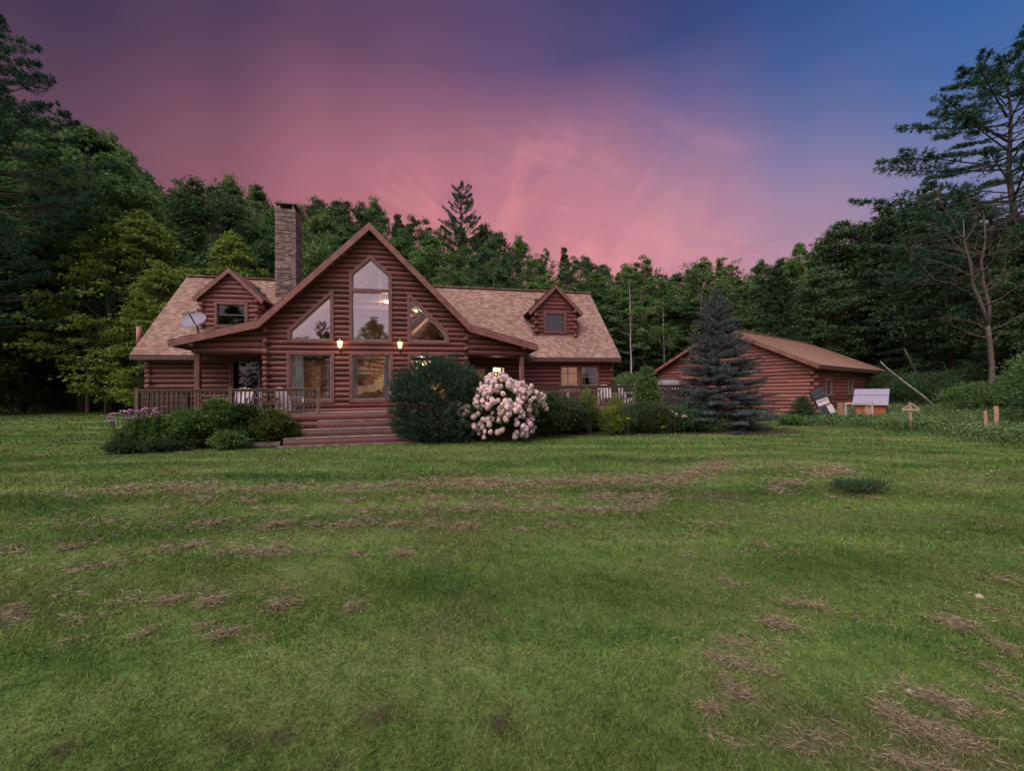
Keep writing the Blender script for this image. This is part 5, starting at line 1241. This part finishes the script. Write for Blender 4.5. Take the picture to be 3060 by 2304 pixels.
while len(spots) < 350 and tries < 60000:
    tries += 1
    d = runit(rg, 1)[0]
    if d[1] > .45: continue
    if d[2] < -.72: continue
    lo_ = hlob(d) * rg.uniform(.86, 1.04); c = np.array([d[0] * RX * lo_, d[1] * RY * lo_, HH * .49 + d[2] * HH * .52 * lo_]); dens = (.95 if d[2] > -.05 else .6) * np.clip(.95 + .7 * sin(5 * d[0] + 1) * sin(6 * d[2] + 2), .4, 1)
    if rg.random() > dens or c[2] < .12: continue
    if any(np.linalg.norm(c - s) < (.088 if c[2] > 1 else .12) for s in spots): continue
    spots.append(c)
spots.sort(key=lambda c: c[1])
for i, c in enumerate(spots[:100]):
    q = link('flower_head', heads[i % 4], hyd); q.location = c; q.rotation_euler = (rg.normal() * .3 - .3, rg.normal() * .3, rg.random() * 6); s = rg.uniform(.75, 1.35); q.scale = (s, s, s * rg.uniform(.9, 1.2))
rest = []
for c in spots[100:]:
    m_ = heads[rg.integers(0, 4)]; A_ = np.empty(len(m_.vertices) * 3, np.float32); m_.vertices.foreach_get('co', A_); rest.append((A_.reshape(-1, 4, 3) * rg.uniform(.7, 1.15)) + c)
q = link('flower_heads', quads_mesh('flower_heads', np.concatenate(rest), M_bloom), hyd); q['kind'] = 'stuff'

# dark shrubs and garden plants right of the hydrangea
X_, Y_ = Hp(5.9, -2.15); bush(X_, Y_, 1.2, .9, 1.75, 'dark brownish green shrub just right of the hydrangea', n=300, per=80, leaf=.06, seed=51)
X_, Y_ = Hp(7.2, -1.9); bush(X_, Y_, .85, .7, 1.4, 'dark low shrub in front of the deck table', n=150, per=80, leaf=.05, seed=52)
X_, Y_ = Hp(7.55, -2.1); bush(X_, Y_, .3, .3, 1.95, 'yellow green feathery shrub rising before the railing post', M_yell, n=60, per=50, leaf=.08, seed=53, lw=.22, cr=.15)
X_, Y_ = Hp(8.3, -2.5); bush(X_, Y_, .5, .4, 1.15, 'lime green plant clump at the front edge of the bed', M_yell, n=70, per=55, leaf=.09, seed=54, lw=.22, cr=.18)
X_, Y_ = Hp(8.9, -2.35); bush(X_, Y_, .55, .45, 1.3, 'dark green round plant beside the lime green clump', M_deep, n=80, per=60, leaf=.06, seed=55)
X_, Y_ = Hp(8.8, -1.95); bush(X_, Y_, .4, .35, 1.65, 'lime tipped fern like plant just below the pale chair', M_yell, n=55, per=50, leaf=.08, seed=56, lw=.25, cr=.15)
X_, Y_ = Hp(10.25, -1.85); 
rg = np.random.default_rng(57); Q = []
o = empty('climbing_vine', (X_, Y_, 0), 0, 'tall pointed mass of light green vine leaves climbing over the railing', 'vine')
for i in range(230):
    t = rg.random(); r = .78 * (1 - t) ** .75 + .05; a = rg.random() * 6.28; c = np.array([r * cos(a) * rg.uniform(.5, 1), r * sin(a) * rg.uniform(.5, 1), .1 + 2.5 * t]); n = 40
    D = rg.normal(size=(n, 3)) * .08; T = D * 6 + rg.normal(size=(n, 3)) * .4; T[:, 2] += .1; Q.append(cards(c + D, T, rg.normal(size=(n, 3)) * .6 + [0, -.6, .6], .085 * rg.uniform(.7, 1.3, n), .06))
link('foliage', quads_mesh('foliage', np.concatenate(Q), island_mat('vine leaves', greens((.03, .07, .02), (.07, .135, .035), (.15, .23, .07)), transl=.25, noise=1.0)), o); link('stems', stems(rg, 8, .5, .5, 2.4), o)
X_, Y_ = Hp(10.0, -2.4); bush(X_, Y_, .95, .6, 1.3, 'tangled dark perennials below the climbing vine', M_bush, n=150, per=70, leaf=.055, seed=58)
X_, Y_ = Hp(11.2, -2.3); bush(X_, Y_, .85, .6, 1.1, 'dark green rose bush in the bed beside the vine', M_deep, n=130, per=70, leaf=.06, seed=59)
X_, Y_ = Hp(12.1, -2.2); bush(X_, Y_, .75, .6, 1.2, 'bluish green leafy shrub touching the blue spruce', island_mat('bluish leaves', greens((.02, .05, .03), (.045, .09, .05), (.09, .14, .08)), noise=1.5), n=140, per=70, leaf=.06, seed=60)
X_, Y_ = Hp(12.9, -2.75); bush(X_, Y_, .9, .5, .5, 'low spreading weeds at the foot of the blue spruce', M_bushg, n=90, per=60, leaf=.06, seed=61)
X_, Y_ = Hp(13.7, -2.2); bush(X_, Y_, 1.2, .8, .45, 'dark low plants in the shade under the blue spruce', M_bush, n=90, per=60, leaf=.05, seed=62)
def blooms(pts, r, mat, name, labs, cat='flower', group=None):
    for i, (u, v, z) in enumerate(pts):
        X_, Y_ = Hp(u, v); o = empty(name, (X_, Y_, 0), 0, labs[i] if isinstance(labs, list) else labs, cat, group); rg_ = np.random.default_rng(i + 70)
        mb = MB(); mb.tube([(0, 0.1, 0), (0, 0, z)], .008, 4); mb.build('stem', M_bushg, o)
        d = runit(rg_, 50); d[:, 2] = np.abs(d[:, 2]); link('flower_head', quads_mesh('flower_head', cards(d * r * .7 + [0, 0, z], d + rg_.normal(size=(50, 3)) * .3, runit(rg_, 50), r * .7, r * .6), mat), o)
blooms([(10.72, -2.8, .85), (10.85, -2.85, .75), (11.2, -2.9, .68)], .075, M_bloom, 'rose', ['uppermost pale pink rose below the grill', 'pale pink rose just under the uppermost one', 'single pale pink rose nearest the blue spruce'], group='roses in the bed')
blooms([(10.5, -2.9, .62), (11.55, -2.9, .45), (10.2, -3.0, .3), (9.9, -2.7, .95), (8.75, -3.0, .65)], .06, island_mat('yellow florets', greens((.2, .22, .03), (.33, .33, .06), (.45, .42, .12))), 'yellow_flower', ['yellow flower cluster just below the three pink roses', 'yellow flower cluster nearest the blue spruce', 'lowest yellow flower cluster in the bed', 'highest yellow flower cluster, beside the climbing vine', 'yellow flower cluster beside the lime green clump'], group='yellow flowers in the bed')

# left flower bed
for (u, v, rx, ry, h, lab, mat, n, lf) in (
    (-7.75, -1.9, .45, .4, .5, 'low dark green plants at the outer end of the flower bed', M_bush, 90, .05),
    (-7.2, -1.85, .7, .5, .85, 'leafy green plants around the mauve flowers', M_bushg, 120, .06),
    (-6.3, -1.85, .65, .5, 1.05, 'bushy green perennial in the middle of the flower bed', M_bushg, 130, .06),
    (-5.4, -1.75, .7, .5, 1.3, 'tallest leafy perennial of the flower bed, before the middle post', M_bushg, 160, .06),
    (-4.6, -1.8, .65, .5, 1.15, 'dark feathery perennial beside the tallest one', M_bush, 130, .055),
    (-3.8, -1.85, .6, .45, 1.0, 'yellowish green perennial next to the front steps', island_mat('yellowish leaves', greens((.05, .08, .02), (.11, .145, .035), (.24, .22, .09)), transl=.2, noise=2.0), 120, .055),
    (-3.25, -1.75, .4, .35, .6, 'small dark plant tucked against the steps', M_bush, 60, .05),
    (-7.6, -2.3, .55, .3, .28, 'flat patch of dark ground cover at the bed corner', M_bush, 90, .045),
    (-6.9, -2.35, .9, .3, .32, 'trailing ground cover in front of the bed timbers', M_deep, 70, .045),
    (-4.8, -2.4, .5, .3, .45, 'leafy tuft spilling over the longest bed timber', M_bushg, 60, .05)):
    X_, Y_ = Hp(u, v); bush(X_, Y_, rx, ry, h * 1.3, lab, mat, n=int(n * 1.3), per=62, leaf=lf * 1.45, name='garden_plant', cat='plant', seed=int(abs(u) * 10), rz=HT, cr=.18, up=.25, shell=.3, flat=.45)
rg = np.random.default_rng(90)
X_, Y_ = Hp(-7.55, -2.25)
o = empty('coneflower_clump', (X_, Y_, 0), HT, 'clump of mauve daisy like flowers in front of the left railing', 'flowers')
mb = MB(); Q = []
for i in range(75):
    x, y, z = rg.uniform(-.75, .75), rg.uniform(-.2, .2), 0; z = .95 + .3 * rg.random() + .12 * (x + .9)
    mb.tube([(x * .7, y, .1), (x, y, z)], .006, 4, cap=False); d = rg.normal(size=(12, 3)); d[:, 2] = -.15; d /= np.linalg.norm(d, axis=1, keepdims=True)
    Q.append(cards(np.repeat([[x, y, z]], 12, 0), d, np.tile([0, 0, 1.], (12, 1)) + rg.normal(size=(12, 3)) * .2, .075, .04))
mb.build('stems', M_bushg, o); link('flower_heads', quads_mesh('flower_heads', np.concatenate(Q), M_cone), o)['kind'] = 'stuff'

# understory shrubs that close the wood edge
for i, (px, Y_, h, rx) in enumerate(((150, 40, 3.0, 3.2), (290, 38, 2.8, 3.0), (390, 36, 2.6, 2.6), (20, 34, 3.0, 3.0), (-120, 30, 3.0, 3.0), (1890, 33, 3.2, 2.6), (1960, 30, 2.6, 2.2), (2040, 34, 3.4, 2.6), (1850, 29, 2.0, 1.6))):
    x = (px - 1530) / 1180 * Y_
    bush(x, Y_, rx, rx * .7, h, ['broad leafy thicket in front of the tall thin trees beyond the lawn', 'rounded thicket just left of the bright maples', 'thicket at the house end of the far lawn', 'dark thicket at the foot of the huge pine', 'thicket shrub half outside the left edge', 'tall thicket at the foot of the whitest birch', 'low thicket behind the climbing vine', 'thicket behind the left eave of the garage', 'small thicket shrub at the right corner of the house'][i], M_maple if i % 2 else M_deep, n=200, per=60, leaf=.16, name='thicket_shrub', group=f'thicket shrubs {regname(px)}', seed=100 + i, cr=.6, shell=.3)
for i, (x, y, h, rx, lab) in enumerate(((19.6, 13.6, 1.9, 1.5, 'dark bluish bush at the right edge beside the pair of posts'), (20.8, 15.2, 3.0, 1.6, 'taller bush with pale leaf tips above the dark bluish bush'), (27.4, 28.4, 2.6, 1.6, 'shrub in deep shade at the far end of the garage'), (26, 24.5, 2.2, 2.4, 'low leafy shrub at the foot of the leaning trunk'), (30, 25, 2.6, 2.6, 'shade shrub below the tall white pine'), (23.5, 19.5, 1.6, 1.8, 'low shrub behind the post with the crosspiece'), (26.5, 20, 1.9, 2.0, 'spreading shrub near the bare tree'))):
    bush(x, y, rx, rx * .8, h, lab, [M_deep, M_maple, M_deep, M_deep, M_deep, M_maple, M_deep][i], n=190, per=60, leaf=.1, seed=130 + i, cr=.4, shell=.3)
bush(5.62, 6.42, .5, .2, .15, 'low dark weed clump in the mown lawn', M_deep, n=34, per=40, leaf=.09, name='weed_clump', cat='plant', seed=150, cr=.1, lw=.14, up=1.2)
for i, (x, y) in enumerate(((15.2, 19.0), (13.2, 18.7), (16.6, 18.9))):
    bush(x, y, .6, .4, .4, ['weeds in front of the leaning bundle', 'low leafy plants left of the dwarf spruce', 'weeds at the foot of the wire pen'][i], M_bushg, n=50, per=50, leaf=.08, seed=160 + i, name='garden_plant', cat='plant')

# ------------------------------------------------------------------ grass
rg = np.random.default_rng(1234)
HCx, HCy = 1.0, 19.0
def outside_house(x, y):
    dx, dy = x - HX, y - HY; u = dx * cos(HT) + dy * sin(HT); v = -dx * sin(HT) + dy * cos(HT)
    inh = (u > -8.0) & (u < 12.5) & (v > -1.3) & (v < 8.3)
    inst = (u > -3.4) & (u < 1.3) & (v > -2.4) & (v < 0)
    gdx_, gdy_ = x - GX, y - GY; a = gdx_ * sin(GT) + gdy_ * cos(GT); b = -gdx_ * cos(GT) + gdy_ * sin(GT)
    ing = (a > .5) & (a < gL) & (b > .45) & (b < 2 * gW)
    return ~(inh | inst | ing)
mead = [(12.4, 19), (14, 17.1), (15.3, 15), (13.9, 12.2), (13.9, 10.6), (14.5, 7)]
def in_meadow(x, y):
    bx = np.interp(y, [7, 10.6, 12.2, 15, 17.1, 19, 21], [14.5, 13.9, 13.9, 15.3, 14.2, 12.8, 14]); return x > bx
def soft_noise(x, y, s, seed):
    q = np.random.default_rng(seed); v = np.zeros_like(x)
    for i in range(7): k1, k2, p = q.normal() / s, q.normal() / s, q.random() * 6.28; v += np.sin(k1 * x + k2 * y + p)
    return v / 2.6
B = []
for (y0, y1, dens, L, w) in ((1.2, 2.6, 14000, .042, .0034), (2.6, 4.2, 8500, .044, .0045), (4.2, 7, 3600, .05, .007), (7, 12, 900, .062, .014), (12, 20, 300, .07, .026), (20, 50, 60, .09, .06)):
    xw = 1.36 * y1 + .6; area = 2 * xw * (y1 - y0); n = int(area * dens)
    x = rg.uniform(-xw, xw, n); y = rg.uniform(y0, y1, n); keep = (np.abs(x) < 1.36 * y + .8) & outside_house(x, y)
    cl_ = soft_noise(x, y, .045, 5) * .5 + soft_noise(x, y, .3, 6) * .5; keep &= rg.random(n) < np.clip(.72 + .4 * cl_, .12, 1)
    x, y, cl_ = x[keep], y[keep], cl_[keep]; n = len(x)
    P = np.stack([x, y, hgt(x, y) - .004], 1); T = rg.normal(size=(n, 3)) * [.75, .75, .1]; T[:, 2] = 1.0 * rg.uniform(.35, 1.2, n)
    T[:, 0] += .25 * soft_noise(x, y, .5, 9); T[:, 1] += .25 * soft_noise(x, y, .5, 10)
    ln = L * rg.uniform(.5, 1.3, n) * (1 + .3 * cl_)
    B.append(cards(P, T, rg.normal(size=(n, 3)), ln, w * rg.uniform(.7, 1.3, n), .35, .0))
B = np.concatenate(B)
print('blades', len(B))
tag(link('grass', quads_mesh('grass', B, blade_mat())), 'short mown green lawn grass in front of the log house', 'grass', kind='stuff')

CL = [(-7.3,7.33,-5.71,7.43,0.23,0.8),(-8.32,7.21,-7.65,7.21,0.08,0.4),(-5.01,7.05,-3.75,7.41,0.12,0.8),(-3.44,7.22,-1.37,7.38,0.13,0.9),(-1.62,7.58,-0.02,7.4,0.21,1),(-5.27,6.46,-4.74,6.46,0.07,0.7),(-4.54,6.5,-4.1,6.41,0.08,0.7),(-2.73,6.34,-2.43,6.33,0.07,0.7),(-2.42,6.4,-2.17,6.43,0.05,0.5),(-1.84,6.33,-1.6,6.4,0.06,0.7),(-1.41,6.39,-0.96,6.4,0.06,0.8),(-0.7,6.41,-0.33,6.44,0.07,0.7),(-5.69,6.03,-5.03,6.0,0.05,0.4),(-3.89,5.92,-3.55,5.93,0.04,0.7),(-3.37,5.85,-3.16,5.84,0.04,0.5),(-2.22,5.77,-1.89,5.81,0.08,0.8),(-1.58,5.8,-0.02,5.79,0.08,0.9),(-6.7,5.48,-6.27,5.46,0.06,0.3),(-5.98,5.4,-5.47,5.43,0.07,0.4),(-5.1,5.37,-4.74,5.36,0.06,0.4),(-4.28,5.25,-3.69,5.41,0.09,0.6),(-3.28,5.12,-2.9,5.24,0.08,0.9),(-2.69,5.14,-2.39,5.2,0.06,0.7),(-2.32,5.17,-1.89,5.25,0.08,0.9),(-1.71,5.15,-0.96,5.17,0.07,0.7),(-0.84,4.99,-0.41,5.06,0.07,0.9),(-5.76,4.46,-5.26,4.47,0.06,0.6),(-5.06,4.43,-4.91,4.56,0.07,0.8),(-4.46,4.38,-4.19,4.5,0.04,0.3),(-3.97,4.4,-3.55,4.48,0.06,0.7),(-3.14,4.28,-2.95,4.34,0.07,0.8),(-2.9,4.33,-2.43,4.26,0.08,0.9),(-2.18,4.25,-2.03,4.25,0.04,0.4),(-1.74,4.21,-1.51,4.18,0.04,0.8),(-1.28,4.22,-1.09,4.25,0.06,0.8),(-0.78,4.3,-0.6,4.29,0.04,0.4),(-4.33,3.98,-4.05,4.0,0.05,0.6),(-4.06,3.15,-3.79,3.08,0.09,0.7),(-3.75,3.05,-3.41,3.06,0.04,0.4),(-3.37,3.02,-3.14,3.06,0.04,0.4),(-3.32,3.28,-2.99,3.29,0.03,0.5),(-2.97,3.28,-2.75,3.33,0.05,0.9),(-2.55,3.25,-2.37,3.28,0.04,0.9),(-1.98,3.18,-1.76,3.25,0.04,0.9),(-1.35,3.17,-1.21,3.2,0.04,0.9),(-2.64,2.8,-2.6,2.96,0.04,0.6),(-2.35,2.9,-2.22,2.96,0.03,0.4),(-2.11,2.79,-1.98,2.84,0.04,1),(-1.91,2.78,-1.72,2.83,0.01,0.3),(-3.12,2.76,-2.97,2.81,0.03,0.4),(-0.02,7.3,1.72,7.49,0.13,1),(1.74,7.55,3.22,7.5,0.19,1),(3.3,7.7,4.98,9.22,0.2,0.9),(-0.02,6.42,0.72,6.39,0.07,0.8),(1.16,6.37,1.7,6.41,0.14,0.6),(1.62,6.14,2.4,6.31,0.17,0.8),(-0.02,5.73,0.72,5.76,0.08,0.9),(0.7,5.65,1.82,5.65,0.08,0.9),(1.86,5.77,2.19,6.12,0.1,0.6),(-0.02,4.88,0.15,4.91,0.04,0.6),(0.39,5.03,0.73,5.0,0.06,0.8),(1.21,5.04,1.5,5.03,0.04,0.3),(2.08,5.01,2.79,5.02,0.04,0.5),(2.69,4.48,2.68,4.22,0.04,0.4),(1.72,4.04,1.87,4.07,0.04,0.5),(1.85,3.55,1.96,3.48,0.03,0.6),(4.37,6.73,5.36,7.38,0.16,0.6),(5.86,7.76,7.18,8.51,0.18,0.7),(4.97,6.12,5.05,5.92,0.1,0.5),(5.43,6.23,5.59,6.09,0.07,0.7),(2.16,3.14,2.4,3.1,0.04,0.95),(1.82,2.9,2.0,2.84,0.05,1),(1.41,2.69,1.73,2.64,0.04,1),(1.19,2.56,1.55,2.42,0.04,1),(1.2,2.35,1.28,2.26,0.03,0.6),(1.2,2.23,1.32,2.21,0.02,0.7),(1.01,2.14,1.1,2.12,0.02,0.9),(0.94,1.98,1.07,1.9,0.03,0.4),(1.24,1.91,1.62,1.97,0.04,0.5),(3.05,2.87,3.31,2.89,0.02,0.6),(3.06,2.84,3.13,2.76,0.02,0.6),(3.19,2.71,3.1,2.46,0.05,0.7),(2.83,2.46,2.84,2.34,0.04,0.7),(4.11,3.49,4.41,3.45,0.02,0.6),(3.71,3.14,3.51,2.83,0.04,0.3),(2.18,2.25,2.36,2.11,0.05,0.8),(1.89,2.12,2.1,1.99,0.05,0.9),(1.9,1.97,2.26,1.89,0.05,0.9),(1.66,1.82,1.94,1.8,0.03,0.7),(2.29,2.06,2.67,2.11,0.03,0.4),(2.57,2.24,2.78,2.2,0.03,0.4)]
DK = [(-1.45,1.98,-1.1,1.97,0.03,0.8),(-0.85,2.1,-0.58,2.1,0.04,0.5),(-2.23,1.94,-2.14,1.92,0.02,0.5),(-0.1,2.08,-0.02,2.02,0.03,0.8)]
def straw(segs, mat, name, lab, cat, dens0, zmax=.035, seed=3):
    rg = np.random.default_rng(seed); Q = []
    for (x0, y0, x1, y1, w, d) in segs:
        L = sqrt((x1 - x0) ** 2 + (y1 - y0) ** 2) + .15; D_ = sqrt(x0 * x0 + y0 * y0); w = max(w, .03)
        sz = max(.8, D_ / 3.2); n = int(L * w * 2 * dens0 * d / sz ** 1.6) + 12
        t = rg.uniform(0, 1, n) + rg.normal(size=n) * rg.choice([.04, .1, .2], n); o_ = rg.normal(size=n) * rg.choice([.6, 1.1, 2.2], n)
        x = x0 + (x1 - x0) * t + rg.normal(size=n) * .04; y = y0 + (y1 - y0) * t + o_ * w
        lump = np.clip(.55 + .4 * soft_noise(x, y, .07 * sz, 21) + .35 * soft_noise(x, y, .025 * sz, 22), 0.04, 1); kp = rg.random(n) < lump; x, y, lump = x[kp], y[kp], lump[kp]; n = len(x)
        z = hgt(x, y) + .012 + rg.random(n) * zmax * lump * d * min(1.6, sz)
        T = rg.normal(size=(n, 3)) * [1, .8, .16]; Q.append(cards(np.stack([x, y, z], 1), T, rg.normal(size=(n, 3)), .055 * sz ** .6 * rg.uniform(.5, 1.4, n), .0023 * sz ** 1.05 * rg.uniform(.6, 1.4, n), .5, 0))
    tag(link(name, quads_mesh(name, np.concatenate(Q), mat)), lab, cat, kind='stuff')
for yy_ in np.arange(3.0, 8.2, .55):
    for xx_ in np.arange(-yy_ * 1.2, yy_ * 1.2, 1.4):
        if rg.random() < .5 and not (yy_ < 4.2 and abs(xx_) < 1.6): CL.append((xx_, yy_ + rg.normal() * .1, xx_ + 1.1, yy_ + rg.normal() * .1, .1, .05 + .08 * rg.random()))
straw(CL, M_hay, 'dry_grass_clippings', 'rows and clumps of dry brown mown grass clippings on the lawn', 'clippings', 44000, .04)
straw(DK, M_soil, 'bare_patches', 'dark worn patches of dead thatch in the near lawn', 'dead grass', 30000, .012, 8)

# meadow beyond the posts
x = rg.uniform(12.5, 34, 60000); y = rg.uniform(6, 27, 60000); k_ = in_meadow(x, y) & outside_house(x, y) & (rg.random(60000) < .9)
x, y = x[k_], y[k_]; n = len(x); T = rg.normal(size=(n, 3)) * [.4, .4, .1]; T[:, 2] = 1
dE = np.clip(x - np.interp(y, [7, 10.6, 12.2, 15, 17.1, 19, 21], [14.5, 13.9, 13.9, 15.3, 14.2, 12.8, 14]), 0, 1.2) / 1.2
V = cards(np.stack([x, y, hgt(x, y)], 1), T, rg.normal(size=(n, 3)), (.1 + .32 * dE) * rg.uniform(.5, 1.35, n), .022, .4, .1)
tag(link('tall_meadow_grass', quads_mesh('tall_meadow_grass', V, M_weed)), 'knee high meadow grass and weeds around the wooden posts', 'meadow', kind='stuff')
n = 5200; x = rg.uniform(12.5, 30, n); y = rg.uniform(8, 24, n); k_ = in_meadow(x - .3, y) & outside_house(x, y) & (soft_noise(x, y, .8, 31) > -.15); x, y = x[k_], y[k_]
per = 26; x = np.repeat(x, per) + rg.normal(size=len(x) * per) * .13; y = np.repeat(y, per) + rg.normal(size=len(x)) * .13; n = len(x); T = rg.normal(size=(n, 3)) * [1, 1, .5] + [0, 0, .2]
tag(link('meadow_weeds', quads_mesh('meadow_weeds', cards(np.stack([x, y, hgt(x, y) + .06 + rg.random(n) * .4], 1), T, rg.normal(size=(n, 3)) * .5 + [0, 0, 1.], .075 * rg.uniform(.6, 1.4, n), .045), M_weed)), 'broad leaved weeds mixed through the meadow beyond the lawn', 'weeds', kind='stuff')
# forest floor cover along the wood edge
n = 50000; x = rg.uniform(-62, 45, n); y = rg.uniform(27, 52, n); k_ = (y > np.where(x < -12, 37 + 1.5 * np.sin(x * .4), 28)) & outside_house(x, y); x, y = x[k_], y[k_]; n = len(x)
T = rg.normal(size=(n, 3)) * [.8, .8, .3]; T[:, 2] = .8
tag(link('forest_undergrowth', quads_mesh('forest_undergrowth', cards(np.stack([x, y, hgt(x, y) + rg.random(n) * .7], 1), T, rg.normal(size=(n, 3)) + [0, 0, 1], .3 * rg.uniform(.5, 1.4, n), .14), M_deep)), 'dark leafy undergrowth along the wood edge', 'undergrowth', kind='stuff')
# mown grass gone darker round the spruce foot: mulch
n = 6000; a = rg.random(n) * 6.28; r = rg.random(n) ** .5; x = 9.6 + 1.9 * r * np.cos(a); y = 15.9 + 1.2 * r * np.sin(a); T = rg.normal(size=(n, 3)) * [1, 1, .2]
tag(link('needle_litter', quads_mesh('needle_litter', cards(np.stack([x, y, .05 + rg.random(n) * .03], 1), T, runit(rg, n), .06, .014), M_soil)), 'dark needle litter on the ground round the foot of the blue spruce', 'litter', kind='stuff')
